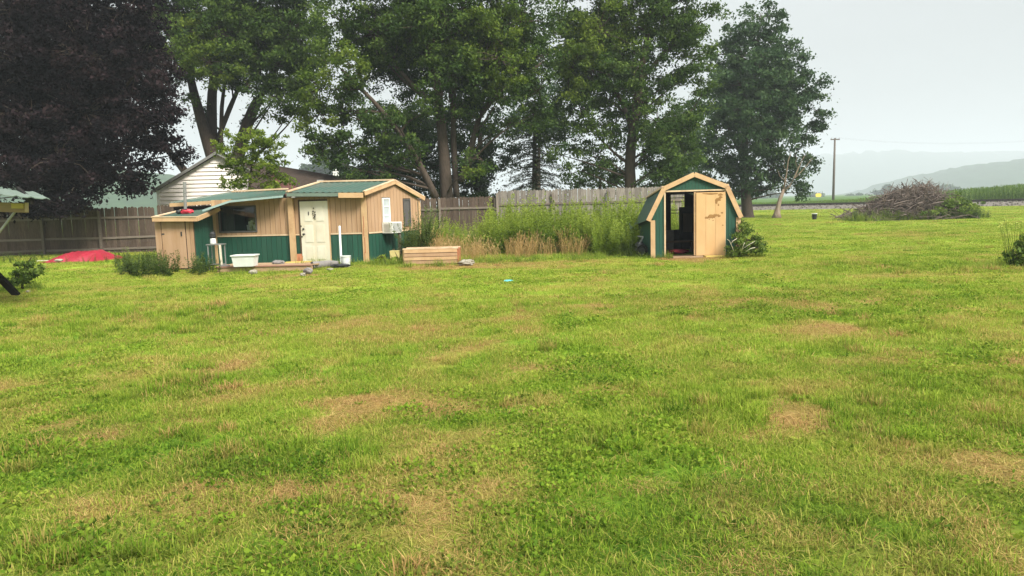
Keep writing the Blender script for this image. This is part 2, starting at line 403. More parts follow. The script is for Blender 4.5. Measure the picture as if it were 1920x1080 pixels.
def strips(mb, fr, ua, ub, z0, top, holes, oa, ob):
    """fill the wall strip ua..ub from z0 up to top(u), leaving the holes (u0,u1,z0,z1) open"""
    cuts = sorted({ua, ub} | {h for o in holes for h in (o[0], o[1]) if ua + .004 < h < ub - .004})
    for a, b in zip(cuts[:-1], cuts[1:]):
        hz = [(o[2], o[3]) for o in holes if o[0] < (a + b) / 2 < o[1]]
        tm = min(top(a), top(b)); segs = zcuts(z0, 99, hz)
        for (p, q) in segs:
            if q > 90: 
                if p < tm: fr.box(mb, a, b, p, top(a), oa, ob, p, top(b))
            elif q <= tm + .2: fr.box(mb, a, b, p, q, oa, ob)
def boards(parent, fr, u0, u1, w, z0, top, holes, mat, name='siding_board', oa=.0, ob=.014, gap=.012, joined=False):
    n = max(1, round((u1 - u0) / w)); w = (u1 - u0) / n; mb = MB(); out = []
    for k in range(n):
        if not joined: mb = MB()
        strips(mb, fr, u0 + k * w + gap / 2, u0 + (k + 1) * w - gap / 2, z0, top, holes, oa, ob + (random.random() * .002 if not joined else 0))
        if not joined and mb.f:
            for i in range(0, len(mb.v), 8):
                m1 = MB(); m1.hexa(mb.v[i:i + 8]); out.append(m1.build(name, mat, parent))
    if joined: out.append(mb.build(name, mat, parent, kind='stuff'))
    return out
def backing(parent, fr, u0, u1, z0, top, holes, mat, kinks=(), name='wall', t=.07):
    mb = MB(); ks = [u0] + [k for k in kinks] + [u1]
    for a, b in zip(ks[:-1], ks[1:]): strips(mb, fr, a, b, z0, top, holes, -t, -.001)
    return mb.build(name, mat, parent)
def corrugated(name, mat, parent, p00, p10, p01, p11, pitch=.2, amp=.022, thick=.012):
    """ribbed metal sheet: p00-p10 is the eave, p01-p11 the ridge; ribs run from eave to ridge"""
    p00, p10, p01, p11 = map(Vector, (p00, p10, p01, p11))
    n = max(2, int((p10 - p00).length / pitch)) * 4
    nrm = (p10 - p00).cross(p01 - p00).normalized()
    if nrm.z < 0: nrm = -nrm
    V = []; mb = MB()
    prof = [0, 0, 0, 1]
    for i in range(n + 1):
        s = i / n; off = nrm * (amp * prof[i % 4])
        V.append((p00.lerp(p10, s) + off, p01.lerp(p11, s) + off))
    for (a, b), (c, d) in zip(V[:-1], V[1:]):
        k = len(mb.v); dn = nrm * thick
        mb.v += [a, c, d, b, a - dn, c - dn, d - dn, b - dn]
        mb.f += [(k, k + 1, k + 2, k + 3), (k + 7, k + 6, k + 5, k + 4), (k, k + 4, k + 5, k + 1), (k + 2, k + 6, k + 7, k + 3)]; mb.t += [.5] * 4
    return mb.build(name, mat, parent)

# ------------------------------------------------------------------ leaves
def leaf_cloud(cen, size, r, up=.35, aspect=.62, axis=None):
    """one kite-shaped, slightly folded leaf per centre"""
    n = len(cen); cen = np.asarray(cen)
    d = r.normal(size=(n, 3)); d[:, 2] -= .25
    if axis is not None: d = d * .5 + axis
    d /= np.linalg.norm(d, axis=1, keepdims=True)
    nm = r.normal(size=(n, 3)); nm[:, 2] += up * 2.4
    s = np.cross(d, nm); s /= np.linalg.norm(s, axis=1, keepdims=True) + 1e-9
    nn = np.cross(s, d)
    sz = np.broadcast_to(size, n)[:, None] * (0.55 + .9 * r.random((n, 1)))
    a = cen - d * sz * .5; b = cen + s * sz * aspect * .5 - nn * sz * .12; c = cen + d * sz * .5; e = cen - s * sz * aspect * .5 - nn * sz * .12
    V = np.stack([a, b, c, e], 1).reshape(-1, 3)
    F = np.arange(4 * n).reshape(n, 4)
    return V, F
def bent(a, b, sag=.12, n=5, r=random):
    a, b = Vector(a), Vector(b); L = (b - a).length
    side = Vector((r.uniform(-1, 1), r.uniform(-1, 1), r.uniform(-.3, .6))) * L * sag
    return [a.lerp(b, t) + side * math.sin(math.pi * t) for t in [i / (n - 1) for i in range(n)]]
DENS = 1.95
def tree(name, label, Y, trunks, lobes, leafmats, leaf=.17, per=110, rc=.62, dens=1.0, bark='bark', group=None, seed=1,
         cat='tree', flat=.62, shell=.45, twig=.018, limb=.07, hues=None, base_z=0.0, tonevar=.65, spread=.37):
    """trunks: lists of (px, py, radius m, extra depth); lobes: (px, py, rx px, ry px, extra depth, [leaf material index])"""
    rr = random.Random(seed); r = np.random.default_rng(seed)
    tp = []
    for tr in trunks:
        pts = []
        for (px, py, rad, dy) in tr:
            p = W(px, py, Y + dy)
            pts.append((p, rad))
        tp.append(pts)
    b0 = tp[0][0][0]
    root = thing(name, label, cat, (b0.x, b0.y, base_z), group)
    mb = MB(); nodes = []
    for k, pts in enumerate(tp):
        P = [p for p, _ in pts]; R = [q for _, q in pts]
        if k == 0 and P[0].z > base_z - .05:
            mb_p = [Vector((P[0].x, P[0].y, base_z - .15))] ; mb_r = [R[0] * 1.45]
            if P[0].z > base_z + .5: mb_p.append(Vector((P[0].x, P[0].y, base_z + .35))); mb_r.append(R[0] * 1.12)
            P = mb_p + P; R = mb_r + R
        # smooth the polyline
        Q = []; S = []
        for i in range(len(P) - 1):
            for t in (0, .33, .66):
                p0 = P[max(i - 1, 0)]; p1 = P[i]; p2 = P[i + 1]; p3 = P[min(i + 2, len(P) - 1)]
                q = .5 * ((2 * p1) + (p2 - p0) * t + (2 * p0 - 5 * p1 + 4 * p2 - p3) * t * t + (3 * p1 - p0 - 3 * p2 + p3) * t ** 3)
                Q.append(q); S.append(R[i] * (1 - t) + R[i + 1] * t)
        Q.append(P[-1]); S.append(R[-1])
        mb.tube(Q, S, 9); nodes += list(zip(Q, S))
    groups = {}
    for lb in lobes:
        px, py, rx, ry, dy = lb[:5]; mi = lb[5] if len(lb) > 5 else 0
        sc = (Y + dy) / FPX
        c = W(px, py, Y + dy); a, b_, d_ = rx * sc * 1.15, ry * sc * 1.15, (rx * .5 + ry * .5) * sc * 1.15
        cand = [(q, s) for q, s in nodes if q.z < c.z + .4 and s > .03 and q.z > min(3.2, c.z * .6)] or nodes
        q, s = min(cand, key=lambda e: (e[0] - c).length + 1.6 * max(0, e[0].z - (c.z - .75 * math.hypot(e[0].x - c.x, e[0].y - c.y))))
        if limb and (q - c).length > .3:
            pts = bent(q, c, .12, 6, rr); r0_ = min(s * .5, limb * .8 * (1 + (c - q).length * .06))
            mb.tube(pts, [r0_ * (1 - .75 * i / 5) for i in range(6)], 6, False)
        n = max(3, int(dens * DENS * a * b_ * d_ / rc ** 3))
        v = r.normal(size=(n, 3)); v /= np.linalg.norm(v, axis=1, keepdims=True)
        rad = r.random((n, 1)) ** shell
        cen = np.array(c) + v * rad * np.array([a, d_, b_])
        for k in range(n):
            if twig and rr.random() < .8:
                cc = Vector(cen[k]); mid = c.lerp(cc, .55) + Vector((rr.uniform(-.15, .15), rr.uniform(-.15, .15), rr.uniform(-.1, .25)))
                mb.tube([c.lerp(cc, .05), mid, cc], [twig * 1.5, twig, twig * .45], 4, False)
            m_ = max(8, int(per * rr.uniform(.55, 1.4))); rk = rc * rr.uniform(.65, 1.25)
            off = r.normal(size=(m_, 3)) * np.array([1, 1, flat]) * rk * spread
            off[:, 2] -= .18 * (off[:, 0] ** 2 + off[:, 1] ** 2) / rk
            t0 = rr.uniform(.5 - tonevar * .5, .5 + tonevar * .5)
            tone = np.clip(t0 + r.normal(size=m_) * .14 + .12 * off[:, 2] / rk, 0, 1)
            groups.setdefault(mi, []).append((cen[k] + off, tone))
    mb.build('trunk', bark, root, smooth=True)
    for mi, g in groups.items():
        cc = np.concatenate([x for x, _ in g]); tt = np.concatenate([t for _, t in g])
        V, F = leaf_cloud(cc, leaf, r)
        mesh_np('crown', V, F, leafmats[mi], tt, parent=root)
    return root

# ------------------------------------------------------------------ scattering by geometry nodes (grass, weeds, corn)
def scatter(name, pts, rot, scl, idx, attrs, protos, label, cat):
    me = bpy.data.meshes.new(name); n = len(pts)
    me.vertices.add(n); me.vertices.foreach_set('co', np.asarray(pts, np.float32).ravel())
    for an, ty, key, val in (('rot', 'FLOAT_VECTOR', 'vector', rot), ('scl', 'FLOAT_VECTOR', 'vector', scl), ('idx', 'INT', 'value', idx)):
        a = me.attributes.new(an, ty, 'POINT'); a.data.foreach_set(key, np.asarray(val, np.int32 if ty == 'INT' else np.float32).ravel())
    for an, val in attrs.items():
        a = me.attributes.new(an, 'FLOAT', 'POINT'); a.data.foreach_set('value', np.asarray(val, np.float32))
    col = bpy.data.collections.new(name + '_kinds')
    for p in protos: col.objects.link(p)
    o = bpy.data.objects.new(name, me); COL.objects.link(o)
    ng = bpy.data.node_groups.new(name, 'GeometryNodeTree')
    ng.interface.new_socket('Geometry', in_out='INPUT', socket_type='NodeSocketGeometry')
    ng.interface.new_socket('Geometry', in_out='OUTPUT', socket_type='NodeSocketGeometry')
    gi = ng.nodes.new('NodeGroupInput'); go = ng.nodes.new('NodeGroupOutput')
    ci = ng.nodes.new('GeometryNodeCollectionInfo'); ci.inputs['Collection'].default_value = col
    ci.inputs['Separate Children'].default_value = True; ci.inputs['Reset Children'].default_value = True
    ip = ng.nodes.new('GeometryNodeInstanceOnPoints'); ip.inputs['Pick Instance'].default_value = True
    def na(nm, ty):
        q = ng.nodes.new('GeometryNodeInputNamedAttribute'); q.data_type = ty; q.inputs['Name'].default_value = nm; return q.outputs['Attribute']
    L = ng.links.new
    L(gi.outputs[0], ip.inputs['Points']); L(ci.outputs[0], ip.inputs['Instance'])
    L(na('idx', 'INT'), ip.inputs['Instance Index']); L(na('rot', 'FLOAT_VECTOR'), ip.inputs['Rotation']); L(na('scl', 'FLOAT_VECTOR'), ip.inputs['Scale'])
    L(ip.outputs[0], go.inputs[0])
    md = o.modifiers.new('scatter', 'NODES'); md.node_group = ng
    return props(o, label, cat, kind='stuff')
def blade_patch(name, n, radius, h, hv, wdt, mat, r, lean=.5, tone=(.1, .8), curl=.5, segs=2):
    V = []; F = []; T = []
    for k in range(n):
        a = r.random() * 2 * math.pi; q = radius * math.sqrt(r.random()); bx, by = q * math.cos(a), q * math.sin(a)
        hh = h * (1 + hv * (r.random() * 2 - 1)); th = r.random() * 2 * math.pi; ln = lean * r.random()
        dx, dy = math.cos(th) * ln, math.sin(th) * ln; sx, sy = -math.sin(th), math.cos(th); w = wdt * (.6 + .8 * r.random())
        t = tone[0] + (tone[1] - tone[0]) * r.random(); i0 = len(V)
        for s in range(segs + 1):
            f = s / segs; ww = w * (1 - f ** 1.5) * .5 + .0004; g = f + curl * f * f * ln
            x = bx + dx * hh * g; y = by + dy * hh * g; z = hh * f * (1 - .35 * f * ln) - .004
            V += [(x - sx * ww, y - sy * ww, z), (x + sx * ww, y + sy * ww, z)]
        for s in range(segs):
            i = i0 + 2 * s; F.append((i, i + 1, i + 3, i + 2)); T.append(min(1, t + .12 * s))
    return mesh_np(name, V, F, mat, T, link=False)
def leaf_patch(name, n, radius, h, size, mat, r, tone=(.2, .7), aspect=.9):
    c = np.stack([r.normal(size=n) * radius * .5, r.normal(size=n) * radius * .5, h * (.3 + .7 * r.random(n))], 1)
    V, F = leaf_cloud(c, size, r, up=1.2, aspect=aspect)
    return mesh_np(name, V, F, mat, tone[0] + (tone[1] - tone[0]) * r.random(n), link=False)

# ================================================================== GROUND
# dry and worn spots of this lawn, where the photograph shows them: (px, py, rx, ry, strength)
DRY = [(425, 692, 62, 9, 1), (650, 680, 45, 8, .7), (1025, 689, 50, 7, .85), (1300, 640, 75, 11, .55), (1520, 575, 70, 16, .5), (1580, 625, 60, 14, .6),
       (1600, 680, 90, 14, .6), (660, 765, 60, 16, .7), (800, 760, 70, 20, .7), (600, 800, 40, 15, .6), (760, 815, 50, 12, .8), (90, 797, 60, 12, .8),
       (210, 817, 70, 15, .85), (345, 808, 35, 10, .8), (20, 925, 40, 14, .9), (480, 925, 110, 18, .9), (340, 925, 60, 14, .6), (720, 935, 90, 16, .85),
       (945, 920, 60, 16, .9), (1500, 780, 130, 45, .75), (1400, 820, 80, 20, .6), (1370, 890, 25, 10, .7), (1430, 920, 36, 28, .75), (1885, 678, 60, 10, .9),
       (1815, 905, 28, 8, .8), (1890, 900, 40, 14, .5), (1095, 990, 28, 10, .6), (1350, 1040, 30, 10, .7), (1180, 905, 45, 14, .6), (300, 1000, 130, 26, .5),
       (560, 1010, 110, 22, .5), (980, 745, 80, 22, .45), (1600, 545, 60, 8, .35), (1700, 440, 120, 8, .4), (700, 625, 120, 14, .3), (1080, 560, 90, 6, .4),
       (830, 565, 90, 5, .4), (1300, 486, 70, 8, .9), (820, 500, 90, 10, .7), (940, 495, 90, 10, .6), (1060, 495, 120, 9, .45), (560, 517, 90, 7, .6), (450, 640, 120, 15, .3),
       (1850, 520, 90, 8, .35), (150, 545, 60, 4, .3)]
LUSH = [(480, 850, 140, 40, 1), (1290, 770, 110, 75, .9), (1740, 760, 120, 60, .7), (520, 950, 40, 14, 1), (100, 840, 110, 30, .8), (350, 730, 130, 25, .6), (300, 600, 260, 40, .6),
        (1030, 925, 60, 20, .9), (1700, 620, 120, 30, .7), (1120, 820, 120, 40, .6), (120, 1050, 140, 30, .8), (1800, 1040, 150, 40, .6), (1560, 930, 120, 40, .4), (1700, 500, 200, 18, .6)]
def blobs(x, y, tab):
    out = np.zeros_like(x)
    wx = x + (fbm(x, y, .9, 11) - .5) * .9; wy = y + (fbm(x, y, .9, 12) - .5) * 1.3
    for (px, py, rx, ry, s) in tab:
        c = G(px, py); d = c.y; ax = .85 * rx * d / FPX; ay = max(.18, .85 * ry * d * d / (CAM_H * FPX))
        q = ((wx - c.x) / ax) ** 2 + ((wy - c.y) / ay) ** 2
        out = np.maximum(out, s * np.clip(2.3 - 1.9 * q, 0, 1))
    return out
def lawn_fields(x, y):
    x = np.asarray(x, float); y = np.asarray(y, float)
    near = np.clip((70 - np.hypot(x, y)) / 30, 0, 1)
    b = blobs(x, y, DRY) * near; b = b * b * (3 - 2 * np.minimum(b, 1)); l = blobs(x, y, LUSH) * near
    n1 = fbm(x, y, 2.2, 1); n2 = fbm(x, y, .55, 2, 3); n3 = fbm(x, y * 2.6, 7.0, 5); st_ = fbm(x * .10, y, .55, 15, 3)
    dry = np.clip((n1 - .50) * 1.3 + (n2 - .5) * 1.9 + .02, 0, .62) * np.clip((26 - y) / 14, .25, 1)
    dry = np.clip(np.maximum(dry * (1 - .75 * l), b * (.85 + 1.1 * (n2 - .4))), 0, 1)
    tint = .05 + (n3 - .5) * .5 + (st_ - .5) * .38 * np.clip((y - 7) / 10, 0, 1) + (n2 - .5) * .45 - l * .07 + np.clip((y - 6) / 14, 0, 1) * .20 - np.clip((8 - y) / 5, 0, 1) * .05
    far = np.clip((np.hypot(x, y) - 100) / 15, 0, 1)             # crop land beyond the railway
    return dry * (1 - far), tint * (1 - far) - .42 * far, l
def gz(x, y):
    r = np.hypot(x, y)
    return (fbm(x, y, 6.0, 8, 3) - .5) * .07 * np.clip((60 - r) / 30, 0, 1)
ax_in = np.arange(-44, 44.01, .4); step = [44 * 1.13 ** k for k in range(1, 37)]
gx = np.concatenate([-np.array(step[::-1]), ax_in, np.array(step)])
gy = np.concatenate([-np.array([8 * 1.5 ** k for k in range(10, 0, -1)]), np.arange(-8, 66.01, .4), np.array([66 + .6 * 1.135 ** k for k in range(8, 66)])])
gy = gy[gy < 3300]
XX, YY = np.meshgrid(gx, gy); ZZ = gz(XX, YY)
nx, ny = len(gx), len(gy)
ii = np.arange(nx * ny).reshape(ny, nx)
F = np.stack([ii[:-1, :-1], ii[:-1, 1:], ii[1:, 1:], ii[1:, :-1]], -1).reshape(-1, 4)
ground = mesh_np('ground', np.stack([XX, YY, ZZ], -1).reshape(-1, 3), F, 'lawn_ground', smooth=True)
dr, ti, _ = lawn_fields(XX.ravel(), YY.ravel())
for an, v in (('dry', dr), ('tint', ti)):
    a = ground.data.attributes.new(an, 'FLOAT', 'POINT'); a.data.foreach_set('value', v.astype(np.float32))
props(ground, 'mown green lawn with yellow dry patches reaching to the railway', 'lawn', kind='structure')

# ---- grass
pr = np.random.default_rng(21)
protos = [blade_patch('grass_kind_a', 95, .17, .031, .5, .0044, 'lawn_blade', pr, 1.2),
          blade_patch('grass_kind_b', 95, .17, .037, .55, .0042, 'lawn_blade', pr, 1.3),
          blade_patch('grass_kind_c', 90, .16, .027, .5, .0048, 'lawn_blade', pr, 1.4),
          blade_patch('grass_kind_d', 50, .08, .070, .4, .0058, 'lawn_blade', pr, .9, (.2, .6)),
          leaf_patch('grass_kind_e', 55, .15, .035, .021, 'lawn_blade', pr, (.15, .6), 1.0),
          leaf_patch('grass_kind_f', 26, .085, .028, .036, 'lawn_blade', pr, (.15, .55), .5),
          blade_patch('grass_kind_g', 110, .17, .024, .8, .0038, 'lawn_blade', pr, 2.6, (.0, 1.0), 1.2)]
P = []
def zone(y0, y1, dens, marg=1.0):
    A = 0
    n = int(dens * ((y1 ** 2 - y0 ** 2) * .7 + 2 * marg * (y1 - y0)))
    y = np.sqrt(pr.random(n) * (y1 ** 2 - y0 ** 2) + y0 ** 2); hw = .70 * y + marg
    x = (pr.random(n) * 2 - 1) * hw
    return np.stack([x, y], 1)
zs = [(1.6, 7.5, 115, 1.2, 1.0), (7.5, 13, 62, 1.5, 1.2), (13, 22, 32, 2, 1.55), (22, 36, 14, 3, 2.1), (36, 58, 6, 3, 2.8), (58, 95, 2.6, 4, 3.8)]
for (a, b_, d_, mg, sc) in zs:
    q = zone(a, b_, d_, mg); P.append(np.column_stack([q, np.full(len(q), sc)]))
P = np.concatenate(P)
x, y, sc = P[:, 0], P[:, 1], P[:, 2]
dry, tin, lush = lawn_fields(x, y)
u = pr.random(len(x)); cl = fbm(x, y, 1.1, 31, 3)
idx = np.where(u < .36, 0, np.where(u < .72, 1, 2))
idx = np.where((cl > .55) & (pr.random(len(x)) < .36), 4, idx)
idx = np.where((lush > .35) & (pr.random(len(x)) < .20), 3, idx)
idx = np.where((vnoise(x, y, .6, 40) > .74) & (pr.random(len(x)) < .25), 3, idx)
idx = np.where((pr.random(len(x)) < .022), 5, idx)
idx = np.where((dry > .45) & (pr.random(len(x)) < .8), 6, idx)
keep = pr.random(len(x)) > np.clip((dry - .65) * .8, 0, .25)
s3 = np.stack([sc, sc, np.where(sc > 1.3, 1.05 + .1 * sc, sc)], 1) * (.75 + .5 * pr.random((len(x), 1))) * np.where(lush > .3, 1.2, 1)[:, None] * np.where(dry > .5, .8, 1)[:, None]
rot = np.zeros((len(x), 3)); rot[:, 2] = pr.random(len(x)) * 6.283
pts = np.stack([x, y, gz(x, y)], 1)
dj = np.clip(dry + pr.normal(size=len(x)) * .23 * (.4 + dry) + (pr.random(len(x)) < .17) * (.25 + .5 * pr.random(len(x))), 0, 1)
dj = np.where((idx == 4) | (idx == 5), dj * .2, dj)
tj = tin + pr.normal(size=len(x)) * .11 + np.where(idx == 4, -.02, 0)
# keep turf out from under the buildings
def inside(x, y, poly):
    c = np.zeros(len(x), bool); n = len(poly)
    for i in range(n):
        (x1, y1), (x2, y2) = poly[i], poly[(i + 1) % n]
        t = ((y1 > y) != (y2 > y)) & (x < (x2 - x1) * (y - y1) / (y2 - y1 + 1e-12) + x1); c ^= t
    return c
shedp = [(3.75, 21.5), (6.65, 21.5), (6.8, 25.2), (3.9, 25.2)]
cotp = [(-8.9, 23.7), (-4.4, 22.9), (-2.9, 25.3), (-8.0, 27.0)]
keep &= ~inside(x, y, shedp) & ~inside(x, y, cotp)
scatter('grass', pts[keep], rot[keep], s3[keep], idx[keep], {'dry': dj[keep], 'tint': tj[keep]}, protos, 'short mown lawn grass with clover and dry straw coloured patches', 'grass')

# ================================================================== HILLS
def hill(name, label, Yc, pxa, pxb, prof, depth, seed, cell=9.0):
    """wooded ridge: prof(px) gives the crest height in photo pixels above the horizon, at distance Yc"""
    xa, xb = (pxa - 960) / FPX * Yc, (pxb - 960) / FPX * Yc
    n = int((xb - xa) / cell); m = 26
    xs = np.linspace(xa, xb, n); vs_ = np.linspace(-1, 1, m)
    X, V_ = np.meshgrid(xs, vs_); Yg = Yc + V_ * depth
    h = np.interp(xs, [(p - 960) / FPX * Yc for p, _ in prof], [q * Yc / FPX for _, q in prof])[None, :]
    r = np.random.default_rng(seed)
    Z = CAM_H + h * (1 - V_ ** 2) ** .8 - CAM_H * (np.abs(V_)) + (r.random(X.shape) - .3) * (.0065 * Yc) * (1 - V_ ** 2) * np.clip(h / 12, .2, 1)
    Z[0] = -.5; Z[-1] = -.5
    X = X + (r.random(X.shape) - .5) * cell * .8
    i = np.arange(n * m).reshape(m, n); F = np.stack([i[:-1, :-1], i[:-1, 1:], i[1:, 1:], i[1:, :-1]], -1).reshape(-1, 4)
    o = mesh_np(name, np.stack([X, Yg, Z], -1).reshape(-1, 3), F, 'hill_woods')
    return props(o, label, 'hill', kind='structure')
hill('hill', 'nearer wooded hill fading into blue smoke at the right edge', 1150, 1690, 2500, [(1690, 0), (1745, 26), (1800, 38), (1850, 44), (1920, 50), (2100, 55), (2500, 40)], 250, 3, 10)
hill('hill', 'farther pale ridge barely showing through the smoke behind the utility pole', 2750, 1050, 2600, [(1050, 8), (1250, 30), (1450, 62), (1560, 70), (1640, 73), (1740, 66), (1900, 64), (2300, 70), (2600, 60)], 480, 4, 24)
hill('hill', 'hazy wooded slope seen between the purple tree and the white house', 480, -900, 640, [(-900, 60), (-300, 85), (0, 85), (160, 84), (230, 78), (330, 66), (430, 50), (540, 26), (640, 8)], 140, 5, 6)

# ================================================================== RAILWAY AND FIELD
RA, RB = Vector((31.0, 92.0, 0)), Vector((51.7, 77.0, 0)); rd = (RB - RA).normalized(); rn = Vector((-rd.y, rd.x, 0))   # rn points away from the camera
r_a, r_b = RA - rd * 190, RB + rd * 90
bed = MB(); N = 90
for k in range(N):
    a, b_ = r_a.lerp(r_b, k / N), r_a.lerp(r_b, (k + 1) / N)
    prof = [(-2.6, -.05), (-1.5, .42), (1.5, .42), (2.6, -.05)]
    for (o1, z1), (o2, z2) in zip(prof[:-1], prof[1:]):
        bed.poly([a + rn * o1 + Vector((0, 0, z1)), b_ + rn * o1 + Vector((0, 0, z1)), b_ + rn * o2 + Vector((0, 0, z2)), a + rn * o2 + Vector((0, 0, z2))])
bedo = props(bed.build('railway_bed', 'gravel', loc=RA), 'low grey gravel bank carrying the railway along the field', 'railway', kind='structure')
st = MB(); Lr = (r_b - r_a).length
rk = random.Random(5)
for k in range(2600):                       # loose ballast on the near face
    t = rk.random(); o = rk.uniform(-2.6, -1.3); z = .42 * (1 - max(0, (-1.5 - o) / 1.1)); c = r_a.lerp(r_b, t) + rn * o + Vector((0, 0, z)); s = rk.uniform(.05, .13)
    st.tube([c - Vector((0, 0, s * .5)), c + Vector((rk.uniform(-.3, .3) * s, 0, s * .8))], [s, s * .6], 5)
st.build('ballast', 'gravel', bedo, kind='stuff')
for off in (-.72, .72):
    mb = MB()
    mb.obox(r_a + rn * (off - .035) + Vector((0, 0, .52)), r_b - r_a, rn * .07, (0, 0, .16))
    mb.build('rail', 'rail_steel', bedo)
mb = MB()
for k in range(int(Lr / .6)):
    c = r_a + rd * (k * .6); mb.obox(c - rn * 1.25 + Vector((0, 0, .40)), rd * .24, rn * 2.5, (0, 0, .13))
mb.build('sleepers', 'sleeper_wood', bedo, kind='stuff')

def corn_proto(name, r):
    V = []; F = []; T = []
    def strip(pts, w, tone):
        k = len(V); d = Vector(pts[-1]) - Vector(pts[0]); sd = Vector((-d.y, d.x, 0))
        sd = sd.normalized() if sd.length > .01 else Vector((1, 0, 0))
        for i, p in enumerate(pts):
            ww = w * (.5 if i == 0 else 1 - (i / (len(pts) - 1)) ** 2 * .95)
            V.extend([tuple(Vector(p) - sd * ww), tuple(Vector(p) + sd * ww)])
        for i in range(len(pts) - 1): F.append((k + 2 * i, k + 2 * i + 1, k + 2 * i + 3, k + 2 * i + 2)); T.append(tone + .1 * i)
    strip([(0, 0, -.05), (0.01, 0, .6), (0, .01, 1.0)], .014, .3); strip([(0, 0, -.05), (0, 0.01, .6), (.01, 0, 1.0)], .014, .3)
    for k in range(13):
        z = .12 + .07 * k; a = (k % 2) * math.pi + r.random() * 1.0; L = .36 * (1 - abs(k - 6) / 12) + .05; c, s = math.cos(a), math.sin(a)
        strip([(0, 0, z), (c * L * .4, s * L * .4, z + .16), (c * L * .75, s * L * .75, z + .17), (c * L * 1.05, s * L * 1.05, z + .02)], .026, .2 + .5 * r.random())
    return mesh_np(name, V, F, 'corn_leaf', T, link=False)
cp = [corn_proto('corn_kind_' + c, pr) for c in 'abcd']
cx = []
for row in range(26):
    n = 950; t = np.linspace(-120, 115, n) + pr.normal(size=n) * .07
    o = 4.6 + row * .76 + pr.normal(size=n) * .05
    cx.append(np.stack([RA.x + rd.x * t + rn.x * o, RA.y + rd.y * t + rn.y * o, t], 1))
cx = np.concatenate(cx); cx = cx[(cx[:, 0] / cx[:, 1] < .78) & (cx[:, 0] / cx[:, 1] > .10)]
h = np.interp(cx[:, 2], [-120, -10, 8, 20, 30, 115], [.55, .60, .80, 1.55, 2.05, 2.2]) * (.88 + .24 * pr.random(len(cx)))
rot = pr.normal(size=(len(cx), 3)) * .06; rot[:, 2] = pr.random(len(cx)) * 6.28
scatter('corn_field', np.column_stack([cx[:, :2], np.zeros(len(cx))]), rot, np.stack([.75 + .25 * h, .75 + .25 * h, h], 1), pr.integers(0, 4, len(cx)),
        {'tint': pr.normal(size=len(cx)) * .1}, cp, 'rows of green field corn growing behind the railway', 'corn')

# utility pole with its wires
ub = W(1562, 383, 118); ut = thing('utility_pole', 'tall brown wooden utility pole with a short crossarm beyond the railway', 'pole', (ub.x, ub.y, 0))
tp_ = W(1565.5, 259, 118)
mb = MB(); mb.tube([(ub.x, ub.y, -.5), (ub.x * .5 + tp_.x * .5, ub.y, tp_.z * .5), (tp_.x, tp_.y, tp_.z)], [.20, .17, .13], 10); mb.build('post', 'pole_wood', ut, smooth=True)
mb = MB(); mb.obox((tp_.x - .72, tp_.y - .2, tp_.z - .28), (1.44, .1, -.02), (0, .12, 0), (0, 0, .16)); mb.build('crossarm', 'pole_wood', ut)
for k, dx in enumerate((-.62, .1, .62)):
    mb = MB(); mb.lathe((tp_.x + dx, tp_.y - .1, tp_.z - .10), [(.03, 0), (.06, .05), (.05, .12), (.02, .16)], 8); mb.build('insulator', 'grey_metal', ut)
wr = thing('power_line', 'thin sagging overhead wires running right from the utility pole', 'wires', (tp_.x, tp_.y, 0))
for dx, zz in ((-.62, 0), (.62, .3)):
    a = Vector((tp_.x + dx, tp_.y - .1, tp_.z + .05)); b_ = Vector((tp_.x + 48, tp_.y - 8, tp_.z + .4 + zz)); pts = []
    for i in range(15):
        t = i / 14; q = a.lerp(b_, t); q.z -= 4 * t * (1 - t) * 1.9; pts.append(q)
    mb = MB(); mb.tube(pts, .0035, 4, False); mb.build('wire', 'dark_metal', wr)
# yellow marker sign
sb = W(1533, 380, 112); s_ = thing('marker_sign', 'small yellow sign on a thin post beside the cornfield', 'sign', (sb.x, sb.y, 0))
sc_ = W(1533.5, 366, 112)
mb = MB(); mb.tube([(sb.x, sb.y, -.3), (sc_.x, sc_.y, sc_.z + .2)], .045, 8); mb.build('post', 'grey_metal', s_)
mb = MB()
c = Vector((sc_.x + .06, sc_.y - .07, sc_.z)); pts = [(-.42, -.14), (-.3, -.26), (.3, -.26), (.44, -.1), (.44, .12), (.28, .26), (-.3, .26), (-.42, .14)]
fr_pts = [c + Vector((a, 0, b)) for a, b in pts]; bk = [p + Vector((0, .03, 0)) for p in fr_pts]
mb.poly(fr_pts); mb.poly(bk[::-1])
for i in range(8): mb.poly([fr_pts[i], bk[i], bk[(i + 1) % 8], fr_pts[(i + 1) % 8]])
mb.build('sign_plate', 'sign_yellow', s_)
# bucket on the lawn
bb = G(1527, 412); bk_ = thing('bucket', 'small black bucket with a pale rim standing alone on the far lawn', 'bucket', (bb.x, bb.y, 0))
mb = MB(); mb.lathe((bb.x, bb.y, -.01), [(.13, 0), (.15, .2), (.17, .40), (.155, .40), (.13, .05)], 16); mb.build('body', 'black_plastic', bk_, smooth=False)
mb = MB(); mb.lathe((bb.x, bb.y, .385), [(.175, 0), (.185, .02), (.175, .045), (.15, .045), (.15, 0)], 16); mb.build('rim', 'white_plastic', bk_)

